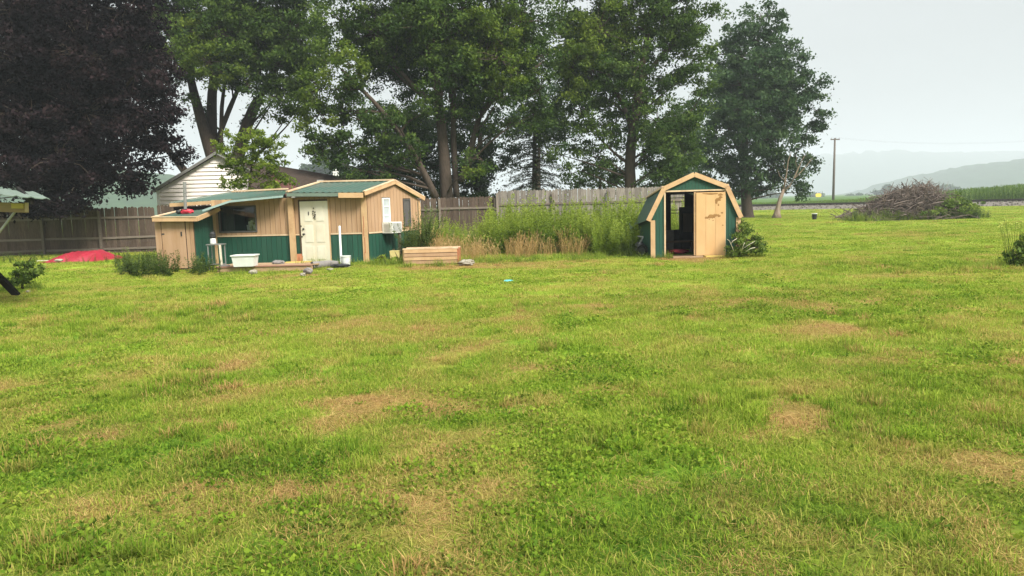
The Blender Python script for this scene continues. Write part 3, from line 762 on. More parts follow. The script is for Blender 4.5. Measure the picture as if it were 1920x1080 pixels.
# ================================================================== FENCES
def picket_mesh(name, w, h, mat):
    t = .018; o = [(-w / 2, 0), (w / 2, 0), (w / 2, h - .05), (w * .22, h), (-w * .22, h), (-w / 2, h - .05)]
    V = [(a, 0, b) for a, b in o] + [(a, t, b) for a, b in o]
    F = [(0, 1, 2, 3, 4, 5), (11, 10, 9, 8, 7, 6)] + [(i, i + 6, (i + 1) % 6 + 6, (i + 1) % 6) for i in range(6)]
    me = bpy.data.meshes.new(name); me.from_pydata(V, [], F); me.materials.append(M[mat]); return me
def fence(label, A, B, h, mat, rails=(.14, .63, 1.5), pitch=.1425, postgap=2.45, seed=1, first_post=True):
    r = random.Random(seed); A, B = Vector(A), Vector(B); d = (B - A); L = d.length; d /= L; ang = math.atan2(d.y, d.x); n = Vector((d.y, -d.x, 0))
    root = thing('fence', label, 'fence', A, 'wooden picket fence sections')
    ms = [picket_mesh('picket', w, h + dh, mat) for w in (.141, .139, .136) for dh in (0, -.02, .015)]
    k = int(L / pitch)
    for i in range(k):
        o = bpy.data.objects.new('picket', r.choice(ms)); COL.objects.link(o); o.parent = root
        q = d * ((i + .5) * pitch) + n * r.uniform(-.003, .003); o.location = (q.x, q.y, r.uniform(-.02, .02))
        o.rotation_euler = (r.uniform(-.006, .006), r.uniform(-.008, .008), ang)
    for z in rails:
        i = 0
        while i * postgap < L:
            a, b_ = i * postgap, min(L, (i + 1) * postgap)
            if b_ - a > .15:
                mb = MB(); dz0, dz1 = r.uniform(-.02, .02), r.uniform(-.02, .02)
                mb.obox(A + d * (a + .003) + n * .006 + Vector((0, 0, z + dz0)), d * (b_ - a - .006) + Vector((0, 0, dz1 - dz0)), n * .04, (0, 0, .09)); mb.build('rail', 'rail_wood', root)
            i += 1
    i = 0 if first_post else 1
    while i * postgap <= L:
        mb = MB(); c = A + d * (i * postgap); lean = r.uniform(-.015, .015)
        mb.obox(c - d * .05 + n * .048 + Vector((0, 0, -.3)), d * .1, n * .1, (lean, 0, h + .2 + r.uniform(-.05, .05))); mb.build('post', 'weathered_post' if 'grey' in mat else 'rail_wood', root)
        i += 1
    return root
def gpt(px, Y): v = W(px, 480, Y); return Vector((v.x, v.y, 0))
fence('weathered brown picket fence coloured darker for the shade under the purple tree, behind the red tarp', gpt(-130, 32.4), gpt(300, 32.7), 1.98, 'picket_brown_shaded', seed=3)
fence('dark picket fence section running low behind the tan cottage', gpt(302, 32.72), gpt(934, 33.5), 2.02, 'picket_brown_shaded', rails=(.3, 1.47), seed=4, first_post=False)
fence('taller light grey picket fence section behind the tall weeds', gpt(936, 33.4), gpt(1290, 33.6), 2.24, 'picket_grey', rails=(.4, 1.57), seed=5)

# ================================================================== COTTAGE
L3 = W(405, 490, 23.7); C3 = W(691, 490, 22.9); D3 = W(788, 470, 25.2)
FF = Frame(L3, C3); GF = Frame(C3, D3)
back = D3 - C3                                     # direction of the gable wall
B3 = Vector((L3.x + back.x, L3.y + back.y, 0))
cot = thing('cottage', 'low cottage with tan and dark green board walls and a green metal roof', 'cottage', (C3.x, C3.y, 0))
E1 = W(538, 362.5, 22.95); E2 = W(681, 362, 22.62); R2 = W(738, 340.5, 24.05); R1 = W(600, 343.5, 24.4); E3 = W(794, 372, 25.35)
E4 = E3 + (R1 - R2)
zc = E2.z - .05
u = lambda px, py: FF.at(px, py)
def rect(fr, x0, y0, x1, y1):
    ym, xm = (y0 + y1) / 2, (x0 + x1) / 2
    return (fr.at(x0, ym)[0], fr.at(x1, ym)[0], fr.at(xm, y1)[1], fr.at(xm, y0)[1])
win = rect(FF, 413, 389, 479, 433); dor = rect(FF, 566, 377, 618, 493.5); dor = (dor[0], dor[1], .02, dor[3])
zt = lambda q: zc - .02
SPLIT = .885
backing(cot, FF, 0, FF.L - .0, 0.0, zt, [win], 'inside_wood')
boards(cot, FF, .10, FF.L - .14, .165, SPLIT + .05, zt, [(win[0] - .05, win[1] + .05, win[2] - .05, win[3] + .05), (dor[0] - .06, dor[1] + .03, 0, dor[3] + .04)], 'tan_paint')
boards(cot, FF, .10, FF.L - .14, .165, .03, lambda q: SPLIT - .008, [(dor[0] - .06, dor[1] + .03, 0, dor[3] + .04)], 'green_paint')
def trim(fr, ua, ub, za, zb, o=.016, t=.02, name='trim', mat='tan_trim', par=None):
    mb = MB(); fr.box(mb, ua, ub, za, zb, o, o + t); return mb.build(name, mat, par or cot)
trim(FF, .12, dor[0] - .07, SPLIT, SPLIT + .045, mat='pale_trim', name='belt_trim')
trim(FF, dor[1] + .04, FF.L - .14, SPLIT, SPLIT + .045, mat='pale_trim', name='belt_trim')
pu = u(550, 430)[0]
trim(FF, pu - .085, pu + .085, .02, zt(0), .037, .09, 'post', 'tan_trim')
trim(FF, 0.0, .10, .02, zt(0), .0, .03, 'corner_post', 'tan_trim')
trim(FF, FF.L - .14, FF.L + .03, .0, zt(0), .0, .05, 'corner_post', 'tan_trim')
mb = MB()
for (z0, z1, du, w_) in ((.06, .34, .02, .022), (.30, .78, .035, .030), (.82, 1.10, .018, .020), (1.08, 1.42, .03, .024)):
    FF.box(mb, FF.L - .12 + du, FF.L - .12 + du + w_, z0, z1, .0505, .053)
mb.build('rust_streak', 'rust_board', cot, kind='stuff')
# gable wall
gm = GF.L / 2; zl, zr, zm = E2.z - .06, E3.z - .04, R2.z - .06
gt = lambda q: zl + (zm - zl) * q / gm if q < gm else zm + (zr - zm) * (q - gm) / gm
gw1 = rect(GF, 716.5, 371, 730.5, 420); gw2 = rect(GF, 756, 373, 769, 424)
backing(cot, GF, .0, GF.L, 0.0, gt, [], 'inside_wood', kinks=(gm,), name='wall')
nb = 16; wv = (GF.L - .12) / nb
holes = [(gw1[0] - .02, gw1[1] + .02, gw1[2] - .02, gw1[3] + .02), (gw2[0] - .02, gw2[1] + .02, gw2[2] - .02, gw2[3] + .02)]
boards(cot, GF, .05, GF.L - .03, .165, SPLIT + .05, gt, holes, 'tan_paint')
boards(cot, GF, .05, GF.L - .03, .165, .03, lambda q: SPLIT - .008, [], 'green_paint')
trim(GF, .05, GF.L - .03, SPLIT, SPLIT + .045, mat='pale_trim', name='belt_trim')
trim(GF, GF.L - .03, GF.L + .08, .0, gt(GF.L) - .02, .0, .03, 'corner_post', 'tan_trim')
# the two hidden walls
BK = Frame(D3, B3); LW = Frame(B3, L3)
backing(cot, BK, 0, BK.L, 0, lambda q: E3.z - .1, [], 'green_paint', name='wall'); backing(cot, LW, 0, LW.L, 0, lambda q: 1.75 + .0 * q, [], 'green_paint', name='wall')
# gable windows
def small_window(fr, h, panes, fmat, pmat, label=None):
    mb = MB(); t = .045
    for (a, b_, c_, d_) in ((h[0], h[0] + t, h[2], h[3]), (h[1] - t, h[1], h[2], h[3]), (h[0] + t, h[1] - t, h[2], h[2] + t), (h[0] + t, h[1] - t, h[3] - t, h[3])):
        fr.box(mb, a, b_, c_, d_, .0, .035)
    w = mb.build('window', fmat, cot)
    if label: w['label'] = label
    mb = MB(); fr.box(mb, h[0] + t, h[1] - t, h[2] + t, h[3] - t, .004, .012); mb.build('pane', pmat, w)
    mb = MB()
    for k in range(1, panes):
        z = h[2] + (h[3] - h[2]) * k / panes; fr.box(mb, h[0] + t, h[1] - t, z - .015, z + .015, .013, .028)
    if panes > 1: mb.build('glazing_bar', fmat, w)
    return w
small_window(GF, gw1, 3, 'white_paint', 'blind_grey', 'narrow white window with blinds above the air conditioner')
small_window(GF, gw2, 1, 'screen_grey', 'screen_grey', 'narrow dark screened window')
# front window
mb = MB(); t = .05
for (a, b_, c_, d_) in ((win[0] - t, win[0], win[2] - t, win[3] + t), (win[1], win[1] + t, win[2] - t, win[3] + t), (win[0], win[1], win[2] - t, win[2]), (win[0], win[1], win[3], win[3] + t)):
    FF.box(mb, a, b_, c_, d_, -.05, .035)
w = mb.build('window', 'screen_grey', cot); w['label'] = 'wide front window in a dark brown frame'
mb = MB(); FF.box(mb, win[0], win[1], win[2], win[3], -.012, -.006); mb.build('pane', 'glass', w)
mb = MB(); FF.box(mb, win[0] - .02, win[0] + .34, win[2] - .1, win[3] + .1, -.25, -.22); mb.build('curtain', 'curtain_grey', w)
mb = MB(); mb.tube([FF.p(win[0] + .12, win[3] - .10, -.3), FF.p(win[0] + .62, win[3] - .22, -.34)], .045, 8); mb.build('tube_lamp', 'curtain_grey', w)
mb = MB()
for (a, z, s) in ((.72, .22, .10), (.80, .28, .05), (.66, .10, .12), (.88, .12, .1)):
    FF.box(mb, win[0] + a, win[0] + a + s, win[2] + z - .1, win[2] + z + s * .6, -.4 - s, -.4)
mb.build('clutter', 'white_paint', w)
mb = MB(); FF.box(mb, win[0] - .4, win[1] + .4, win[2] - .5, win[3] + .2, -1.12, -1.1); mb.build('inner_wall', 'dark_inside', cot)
# door
dr_ = MB(); FF.box(dr_, dor[0], dor[1], dor[2], dor[3], .016, .055); do = dr_.build('door', 'cream_door', cot); do['label'] = 'cream panelled front door with dark scuffs along its left edge'
for (a, b_, c_, d_) in ((dor[0] - .055, dor[0] - .004, .02, dor[3] + .05), (dor[1] + .004, dor[1] + .03, .02, dor[3] + .05)):
    trim(FF, a, b_, c_, d_, .0, .045, 'door_jamb', 'inside_wood' if a < dor[0] else 'tan_trim')
trim(FF, dor[0] - .004, dor[1] + .004, dor[3] + .006, dor[3] + .045, .0, .045, 'door_head', 'inside_wood')
dw = dor[1] - dor[0]; dh = dor[3] - dor[2]
for (fa, fb, za, zb) in ((.14, .45, .05, .28), (.55, .86, .05, .28), (.14, .45, .33, .62), (.55, .86, .33, .62), (.14, .45, .67, .93), (.55, .86, .67, .93)):
    mb = MB(); x0, x1 = dor[0] + fa * dw, dor[0] + fb * dw; z0, z1 = dor[2] + za * dh, dor[2] + zb * dh
    FF.box(mb, x0, x1, z0, z1, .055, .060); FF.box(mb, x0 + .02, x1 - .02, z0 + .02, z1 - .02, .060, .067); mb.build('door_panel', 'cream_door', do)
mb = MB(); c = FF.p(dor[0] + .09, dor[2] + .47 * dh, .055); mb.tube([c, c + FF.n * .03, c + FF.n * .06, c + FF.n * .075], [.034, .014, .03, .018], 10); mb.build('door_knob', 'dark_metal', do, smooth=True)
mb = MB(); c = FF.p(dor[0] + .085, dor[2] + .555 * dh, .055); mb.tube([c, c + FF.n * .03], .03, 10); mb.build('deadbolt', 'dark_metal', do)
for zz in (.43, .60):
    mb = MB(); FF.box(mb, dor[0] + .004, dor[0] + .03, dor[2] + zz * dh - .02, dor[2] + zz * dh + .025, .0555, .062); mb.build('strike_plate', 'dark_metal', do)
# dark ironwork and marks on the upper door
sx = dw / 53.0
orn = MB()
for (x, y, a, b_) in ((.0, -30, 2.3, 1.6), (-1, -24, 3.0, 1.8), (2.4, -22.6, 2.2, 2.2), (-1.5, -19.6, 1.9, 2.4), (1.8, -18.6, 1.6, 1.6), (3.2, -17.4, 1.2, 2.2), (-1.2, -16.4, 1.7, 1.3), (1.4, -14.6, 2.6, 1.4), (2.2, -12.6, 1.4, 2.4), (-1.0, -11.6, 2.0, 1.5), (1.8, -9.4, 1.6, 1.8)):
    c = FF.p(dor[0] + dw * .50 + x * sx, dor[3] - (y + 44) * sx * .92, .067)
    orn.tube([c, c + FF.n * .014], [a * sx * .55, b_ * sx * .5], 7)
orn.build('door_ornament', 'dark_metal', do)
mb = MB(); c = FF.p(dor[0] + dw * .315, dor[3] - 22 * sx, .067); mb.obox(c - FF.d * .018 - Vector((0, 0, .05)), FF.d * .03, FF.n * .01, (0, 0, .11)); mb.build('door_hook', 'screen_grey', do)
# roof of the right part
thk = Vector((0, 0, -.05))
corrugated('roof', 'green_metal', cot, E1 + Vector((0, 0, .02)), E2 + Vector((0, 0, .02)), R1 + Vector((0, 0, .02)), R2 + Vector((0, 0, .02)), .19)
corrugated('roof', 'green_metal', cot, E4 + Vector((0, 0, .02)), E3 + Vector((0, 0, .02)), R1 + Vector((0, 0, .018)), R2 + Vector((0, 0, .018)), .19)
def bar(a, b_, w, h, mat, name, par=None, up=(0, 0, 1)):
    mb = MB(); mb.beam(a, b_, w, h, up); return mb.build(name, mat, par or cot)
gd = Vector((GF.n.x, GF.n.y, 0))
bar(E2 + gd * .05 + thk * .2, R2 + gd * .05 + thk * .2, .035, .13, 'tan_trim', 'rake_board'); bar(R2 + gd * .05 + thk * .2, E3 + gd * .05 + thk * .2, .035, .13, 'tan_trim', 'rake_board')
bar(E1 + Vector((0, 0, .05)), R1 + Vector((0, 0, .05)), .10, .04, 'pale_trim', 'rake_cap'); bar(R1 + Vector((0, 0, .055)), R2 + Vector((0, 0, .055)), .14, .05, 'pale_trim', 'ridge_cap')
bar(E2 + gd * .03 + Vector((0, 0, .052)), R2 + gd * .03 + Vector((0, 0, .052)), .09, .03, 'pale_trim', 'rake_cap'); bar(R2 + gd * .03 + Vector((0, 0, .052)), E3 + gd * .03 + Vector((0, 0, .052)), .09, .03, 'pale_trim', 'rake_cap')
Em = E1.lerp(E2, .68)
bar(E1 + Vector((0, -.03, -.045)), Em + Vector((0, -.03, -.045)), .03, .10, 'green_flashing', 'eave_flashing'); bar(Em + Vector((0.005, -.04, -.065)), E2 + Vector((0, -.04, -.065)), .05, .15, 'tan_trim', 'eave_board')
# soffits under the front eave and under the ridge
mb = MB(); mb.hexa([E1 + Vector((0, 0, -.12)), E2 + Vector((0, 0, -.12)), FF.p(FF.L, E2.z - .12, -.02), FF.p(u(545, 380)[0], E1.z - .12, -.02), E1 + Vector((0, 0, -.10)), E2 + Vector((0, 0, -.10)), FF.p(FF.L, E2.z - .10, -.02), FF.p(u(545, 380)[0], E1.z - .10, -.02)]); mb.build('soffit', 'inside_wood', cot)
# roof of the left part
R3 = W(436, 361.5, 25.2); R4 = W(528, 357, 24.8); E5 = W(319, 381.5, 24.0); E6 = W(505, 370, 23.4)
BL = R3 + (R3 - E5) * .9 + Vector((0, 0, -.75)); BR = R4 + (R4 - E6) * .9 + Vector((0, 0, -.7))
corrugated('roof', 'green_metal', cot, E5, E6 + Vector((.35, -.04, .02)), R3, R4 + Vector((.3, 0, 0)), .19); corrugated('roof', 'green_metal', cot, BL, BR, R3 + Vector((0, 0, -.002)), R4 + Vector((0, 0, -.002)), .19)
bar(R3 + Vector((0, 0, .045)), R4 + Vector((.2, 0, .05)), .12, .05, 'pale_trim', 'ridge_cap'); bar(E5 + Vector((0, 0, .03)), R3 + Vector((0, 0, .03)), .06, .03, 'green_flashing', 'rake_cap')
bar(E5 + Vector((0, -.03, -.05)), E6 + Vector((0, -.03, -.05)), .04, .11, 'tan_trim', 'eave_board')
mb = MB(); mb.hexa([E5 + Vector((.05, .1, -.32)), FF.p(.1, E5.z - .3, -.05), FF.p(.1, E5.z - .3, -1.2), E5 + Vector((.3, 1.4, -.32)), E5 + Vector((.05, .1, -.12)), FF.p(.1, E5.z - .1, -.05), FF.p(.1, E5.z - .1, -1.2), E5 + Vector((.3, 1.4, -.12))]); mb.build('soffit', 'dark_inside', cot)  # near-black block, its colour stands in for shade in the gap under this eave
# awning over the front window
A0, A1, A2 = W(380, 394.5, 22.6), W(431, 377, 22.75), W(531, 367.5, 22.85)
Q0, Q1, Q2 = W(398, 391, 23.66), W(440, 373, 23.66), W(533, 362.5, 23.4)
corrugated('awning', 'green_metal', cot, A0, A1, Q0, Q1, .15, .01); corrugated('awning', 'green_metal', cot, A1, A2, Q1, Q2, .15, .01)
bar(A0 + Vector((0, -.02, -.012)), A1 + Vector((0, -.02, -.012)), .03, .06, 'cyan_flashing', 'awning_edge'); bar(A1 + Vector((0, -.02, -.012)), A2 + Vector((0, -.02, -.012)), .03, .06, 'cyan_flashing', 'awning_edge')
bar(W(372, 407, 22.9), W(412, 391.5, 23.35), .06, .11, 'tan_trim', 'beam')
# stove pipe
pb = W(347.5, 396, 23.6); pt_ = W(346, 341, 23.6)
mb = MB(); mb.tube([pb - Vector((0, 0, .25)), pb.lerp(pt_, .5), pt_], .048, 12)
for q in (.3, .62, .97): mb.tube([pb.lerp(pt_, q), pb.lerp(pt_, q + .03)], .056, 12)
mb.build('stove_pipe', 'grey_metal', cot, smooth=False)
# foundation blocks: floor
mb = MB(); mb.hexa([FF.p(.03, -.1, -.02), FF.p(FF.L - .02, -.1, -.02), D3 + Vector((-.05, 0, -.1)), B3 + Vector((.05, 0, -.1)), FF.p(.03, .04, -.02), FF.p(FF.L - .02, .04, -.02), D3 + Vector((-.05, 0, .04)), B3 + Vector((.05, 0, .04))]); mb.build('floor', 'inside_wood', cot)

# ---- lean-to closet at the left end
LA = W(296, 495, 22.2); LB = W(368, 495, 22.05); LF = Frame(LA, LB); SF = Frame(LB, L3)
lt = thing('storage_closet', 'low tan closet with a plain door and green side wall joined to the cottage', 'shed', (LB.x, LB.y, 0))
zf = W(330, 411, 22.0).z; zb_ = W(404, 393, 23.6).z
backing(lt, LF, 0, LF.L, 0, lambda q: zf - .03, [], 'inside_wood'); backing(lt, SF, 0.02, SF.L, 0, lambda q: zf - .03 + (zb_ - zf) * q / SF.L, [], 'inside_wood')
d0, d1 = LF.at(305.5, 450)[0], LF.at(349, 450)[0]
boards(lt, LF, 0, d0 - .022, .16, .03, lambda q: zf - .03, [], 'tan_paint'); boards(lt, LF, d1 + .022, LF.L, .13, .03, lambda q: zf - .03, [], 'tan_paint')
mb = MB(); LF.box(mb, d0, d1, .05, zf - .06, .004, .03); ldo = mb.build('door', 'tan_paint', lt)
mb = MB(); c = LF.p(d1 - .13, zf - .50, .03); mb.obox(c, LF.d * .035, LF.n * .02, (0, 0, .13)); mb.build('handle', 'dark_metal', ldo)
for z in (.3, 1.05):
    mb = MB(); LF.box(mb, d0 - .01, d0 + .08, z, z + .04, .0305, .036); mb.build('hinge', 'dark_metal', ldo)
mb = MB(); LF.box(mb, d0 - .022, d0, .03, zf - .03, .0, .004); LF.box(mb, d1, d1 + .022, .03, zf - .03, .0, .004); mb.build('door_gap_strip', 'dark_inside', lt)
boards(lt, SF, .03, SF.L - .05, .165, .03, lambda q: zf - .04 + (zb_ - zf) * q / SF.L, [], 'green_paint')
V0, V1 = W(286, 409, 22.0), W(369, 408.5, 21.85); V2, V3 = W(341, 395.5, 23.7), W(409, 391.5, 23.6)
corrugated('roof', 'green_metal', lt, V0, V1, V2, V3, .15, .008)
bar(V0 + Vector((0, -.02, -.04)), V1 + Vector((0, -.02, -.04)), .03, .12, 'tan_trim', 'eave_board', lt); bar(V0 + Vector((0, -.02, .035)), V1 + Vector((0, -.02, .035)), .06, .025, 'pale_trim', 'eave_cap', lt)
bar(V0 + Vector((0, 0, .03)), V2 + Vector((0, 0, .03)), .10, .03, 'pale_trim', 'rake_cap', lt); bar(V1 + Vector((.01, 0, -.03)), V3 + Vector((.01, 0, -.03)), .04, .13, 'tan_trim', 'rake_board', lt)
# red bag lying on that roof
rc_ = W(346, 400, 22.9)
rb = thing('red_bag', 'red and black crumpled bag lying on the closet roof beside the stove pipe', 'bag', (rc_.x, rc_.y, rc_.z))
mb = MB(); rr = random.Random(2); n = 12
def lump(mb, c, rx, ry, rz, seed, n=12, m=7, amp=.25, tone=.5):
    r = np.random.default_rng(seed); k = len(mb.v)
    for i in range(m + 1):
        ph = math.pi * i / m
        for j in range(n):
            th = 2 * math.pi * j / n; a = 1 + amp * (r.random() - .5) * (1 if 0 < i < m else 0)
            mb.v.append(Vector(c) + Vector((rx * a * math.sin(ph) * math.cos(th), ry * a * math.sin(ph) * math.sin(th), rz * a * math.cos(ph))))
    for i in range(m):
        for j in range(n):
            q = k + i * n; mb.f.append((q + j, q + n + j, q + n + (j + 1) % n, q + (j + 1) % n)); mb.t.append(tone)
lump(mb, rc_ + Vector((.06, 0, .05)), .22, .16, .085, 3); mb.build('body', 'red_plastic', rb)
mb = MB(); lump(mb, rc_ + Vector((-.14, -.08, .05)), .09, .08, .06, 4); mb.build('flap', 'black_plastic', rb)
mb = MB(); mb.tube([rc_ + Vector((-.1, -.1, .03)), rc_ + Vector((0, -.16, .13)), rc_ + Vector((.14, -.12, .12))], .014, 6); mb.build('strap', 'black_plastic', rb)

# ---- deck in front of the cottage
dk0, dk1 = G(404, 511, .0), G(592, 506, .0)
DF = Frame((dk0.x, dk0.y + .05), (dk1.x, dk1.y - .1))
deck = thing('deck', 'low plank step of weathered boards in front of the cottage door', 'deck', (dk0.x, dk0.y, 0))
for k in range(8):
    mb = MB(); mb.obox(DF.p(random.uniform(-.05, .05), .125 + random.uniform(-.004, .004), -.15 * k - .13), DF.d * (DF.L + random.uniform(-.15, .05)), DF.n * .138, (0, 0, .032)); mb.build('plank', 'reddish_wood' if k in (0, 3) else 'bare_wood', deck)
mb = MB(); mb.obox(DF.p(.03, -.02, -.06), DF.d * (DF.L - .1), DF.n * .04, (0, 0, .14)); mb.build('front_joist', 'bare_wood', deck)
mb = MB(); mb.obox(DF.p(.03, -.02, -1.12), DF.d * (DF.L - .1), DF.n * .04, (0, 0, .14)); mb.build('back_joist', 'bare_wood', deck)
mb = MB(); lump(mb, G(475, 514) + Vector((0, 0, .05)), .12, .08, .07, 9, amp=.3); o = mb.build('support_block', 'pale_cloth', deck)
# storage tub
tb = W(461, 503, 20.75); tz = .158
tub = thing('storage_tub', 'cloudy white plastic storage tub without lid on the deck below the window', 'tub', (tb.x, tb.y, tz))
def open_box(c, w0, d0, w1, d1, h, t=.012):
    mb = MB(); A = [(-w0, -d0), (w0, -d0), (w0, d0), (-w0, d0)]; B = [(-w1, -d1), (w1, -d1), (w1, d1), (-w1, d1)]
    c = Vector(c); b = [c + Vector((x / 2, y / 2, 0)) for x, y in A]; tpp = [c + Vector((x / 2, y / 2, h)) for x, y in B]
    bi = [c + Vector((x / 2 * (1 - 2 * t / w0), y / 2 * (1 - 2 * t / d0), t)) for x, y in A]; ti_ = [c + Vector((x / 2 * (1 - 2 * t / w1), y / 2 * (1 - 2 * t / d1), h)) for x, y in B]
    mb.poly(b[::-1]); mb.poly(bi)
    for i in range(4):
        j = (i + 1) % 4; mb.poly([b[i], b[j], tpp[j], tpp[i]]); mb.poly([bi[j], bi[i], ti_[i], ti_[j]]); mb.poly([tpp[i], tpp[j], ti_[j], ti_[i]])
    return mb
cc = Vector((tb.x, tb.y, tz)); open_box(cc, .54, .36, .62, .43, .31).build('body', 'white_plastic', tub)
mb = MB()
for (ox, oy, lx, ly) in ((0, -.225, .66, .025), (0, .225, .66, .025), (-.3225, 0, .025, .425), (.3225, 0, .025, .425)): mb.box(cc + Vector((ox, oy, .305)), (lx, ly, .03))
mb.build('rim', 'white_plastic', tub)
# small stand with a jar
s0 = W(408, 497, 21.8); zt_ = W(408, 458, 21.8).z
std = thing('plant_stand', 'narrow grey stand of thin legs at the left end of the deck', 'stand', (s0.x, s0.y, 0))
mb = MB(); mb.box((s0.x, s0.y, zt_), (.46, .36, .025)); mb.build('top', 'grey_metal', std)
for (dx, dy) in ((-.19, -.14), (.19, -.14), (-.19, .14), (.19, .14)):
    mb = MB(); mb.obox((s0.x + dx - .014, s0.y + dy - .014, -.02), (.028, 0, 0), (0, .028, 0), (0, 0, zt_ - 0.0)); mb.build('leg', 'grey_metal', std)
mb = MB(); mb.box((s0.x, s0.y, .16), (.36, .26, .02)); mb.build('shelf', 'grey_metal', std)
jc = Vector((s0.x - .07, s0.y - .03, zt_ + .0125))
jar = thing('lantern', 'white jar under a black cap standing on the narrow stand', 'lantern', jc)
mb = MB(); mb.lathe(jc, [(.07, 0), (.085, .02), (.08, .13), (.065, .17)], 14); mb.build('jar', 'white_plastic', jar, smooth=False)
mb = MB(); mb.lathe(jc, [(.075, .171), (.09, .20), (.085, .30), (.05, .34), (.03, .36)], 14); mb.build('cap', 'black_plastic', jar)
mb = MB(); mb.tube([jc + Vector((-.07, 0, .31)), jc + Vector((-.06, 0, .4)), jc + Vector((.06, 0, .4)), jc + Vector((.07, 0, .31))], .008, 6); mb.build('handle', 'black_plastic', jar)
# pale post leaning by the stand
q0 = W(416, 497, 21.4); q1 = W(412, 459, 21.45)
mb = MB(); mb.beam((q0.x, q0.y, 0), (q1.x, q1.y, q1.z), .045, .045, (0, 1, 0)); props(mb.build('stake', 'pale_twig', loc=(q0.x, q0.y, 0)), 'pale wooden stake upright in front of the narrow stand', 'stake')
wp = W(421, 499.5, 20.9); mb = MB(); mb.box((wp.x, wp.y, .175), (.26, .16, .03)); mb.box((wp.x - .04, wp.y, .198), (.14, .12, .015)); props(mb.build('flat_stone', 'stone_grey', loc=(wp.x, wp.y, .16)), 'flat pale grey slab lying on the left end of the deck', 'stone')
# tarp lump, yellow lath, rusty board by the door
c = W(522, 494, 21.2); mb = MB(); lump(mb, (c.x, c.y, .20), .17, .12, .07, 12, amp=.35); props(mb.build('dark_cloth', 'stone_grey', loc=(c.x, c.y, .15)), 'crumpled dark grey cloth heaped on the deck left of the door', 'cloth')
a, b_ = W(536, 495.5, 21.5), W(585, 494, 21.6); mb = MB(); mb.beam((a.x, a.y, .175), (b_.x, b_.y, .175), .07, .035); props(mb.build('yellow_lath', 'yellow_wood', loc=(a.x, a.y, .158)), 'yellow wooden lath lying across the deck at the foot of the door', 'plank')
c = W(561, 492, 22.6); mb = MB(); mb.obox((c.x - .07, c.y - .0, 0), (.14, 0, 0), (0, .05, 0), (0, .06, .34)); mb.obox((c.x + .02, c.y - .055, 0), (.09, 0, 0), (0, .05, 0), (0, .06, .28)); props(mb.build('scrap_board', 'rust_board', loc=(c.x, c.y, 0)), 'short rust red boards leaning on the wall left of the door', 'board')
# dark roll
a, b_ = W(585, 496, 21.0), W(634, 494, 21.4); rl = thing('rolled_mat', 'dark grey rolled mat lying on the ground in front of the door', 'roll', (a.x, a.y, 0))
mb = MB(); mb.tube([(a.x, a.y, .11), (b_.x - .25, b_.y, .11), (b_.x, b_.y, .10)], [.105, .10, .085], 16); mb.build('roll', 'stone_grey', rl, smooth=False)
mb = MB(); mb.tube([(a.x - .012, a.y, .11), (a.x + .02, a.y, .11)], [.085, .112], 14); mb.build('roll_end', 'black_plastic', rl)
c = W(650, 495.5, 21.2); mb = MB(); lump(mb, (c.x - .22, c.y + .1, .05), .3, .1, .06, 13, amp=.4); props(mb.build('dark_rag', 'black_plastic', loc=(c.x, c.y, 0)), 'flat black rag beside the rolled mat', 'cloth')
for (px, py, rx, rz, mat, lb, ct) in ((577, 513, .13, .09, 'stone_grey', 'rough dark grey stone in the grass below the door', 'stone'), (568, 517.5, .075, .045, 'pale_cloth', 'small pale stone beside the rough dark grey stone', 'stone'), (619, 507, .10, .035, 'pale_cloth', 'pale scrap lying in the grass right of the rolled mat', 'scrap'),
                                      (874, 497, .24, .085, 'pale_cloth', 'pale crumpled feed sack on the grass right of the tan siding box', 'sack'), (953, 528, .10, .022, 'cyan_plastic', 'bright cyan plastic scrap on the open lawn', 'litter'), (53, 549, .05, .03, 'pale_cloth', 'tiny pale stone on the bare soil at the lower left', 'stone')):
    c = G(px, py); mb = MB(); lump(mb, (c.x, c.y, rz * .8), rx, rx * .6, rz, int(px), amp=.45); o = mb.build('stone' if ct == 'stone' else {'scrap': 'paper_scrap', 'sack': 'feed_sack', 'litter': 'plastic_scrap'}[ct], mat, loc=(c.x, c.y, 0)); props(o, lb, ct, 'stones lying in the grass' if ct == 'stone' else None)
# white bucket and pipe
c = G(649, 500); bt = thing('bucket', 'white plastic bucket standing in the grass right of the door', 'bucket', (c.x, c.y, 0))
mb = MB(); mb.lathe((c.x, c.y, 0), [(.115, 0), (.142, .31), (.132, .31), (.108, .015)], 18); mb.build('body', 'white_plastic', bt)
mb = MB(); mb.lathe((c.x, c.y, 0), [(.143, .29), (.155, .295), (.155, .318), (.133, .318)], 18); mb.build('rim', 'white_plastic', bt)
mb = MB(); mb.tube([(c.x + .155, c.y, .28), (c.x + .17, c.y - .1, .16), (c.x + .06, c.y - .19, .1), (c.x - .1, c.y - .17, .14), (c.x - .155, c.y, .28)], .006, 6); mb.build('handle', 'grey_metal', bt)
a, b_ = W(640, 496, 21.9), W(636.5, 424, 22.3); mb = MB(); mb.tube([(a.x, a.y, 0), b_], .034, 12); props(mb.build('white_pipe', 'white_plastic', loc=(a.x, a.y, 0)), 'white plastic pipe leaning upright against the wall beside the white bucket', 'pipe')
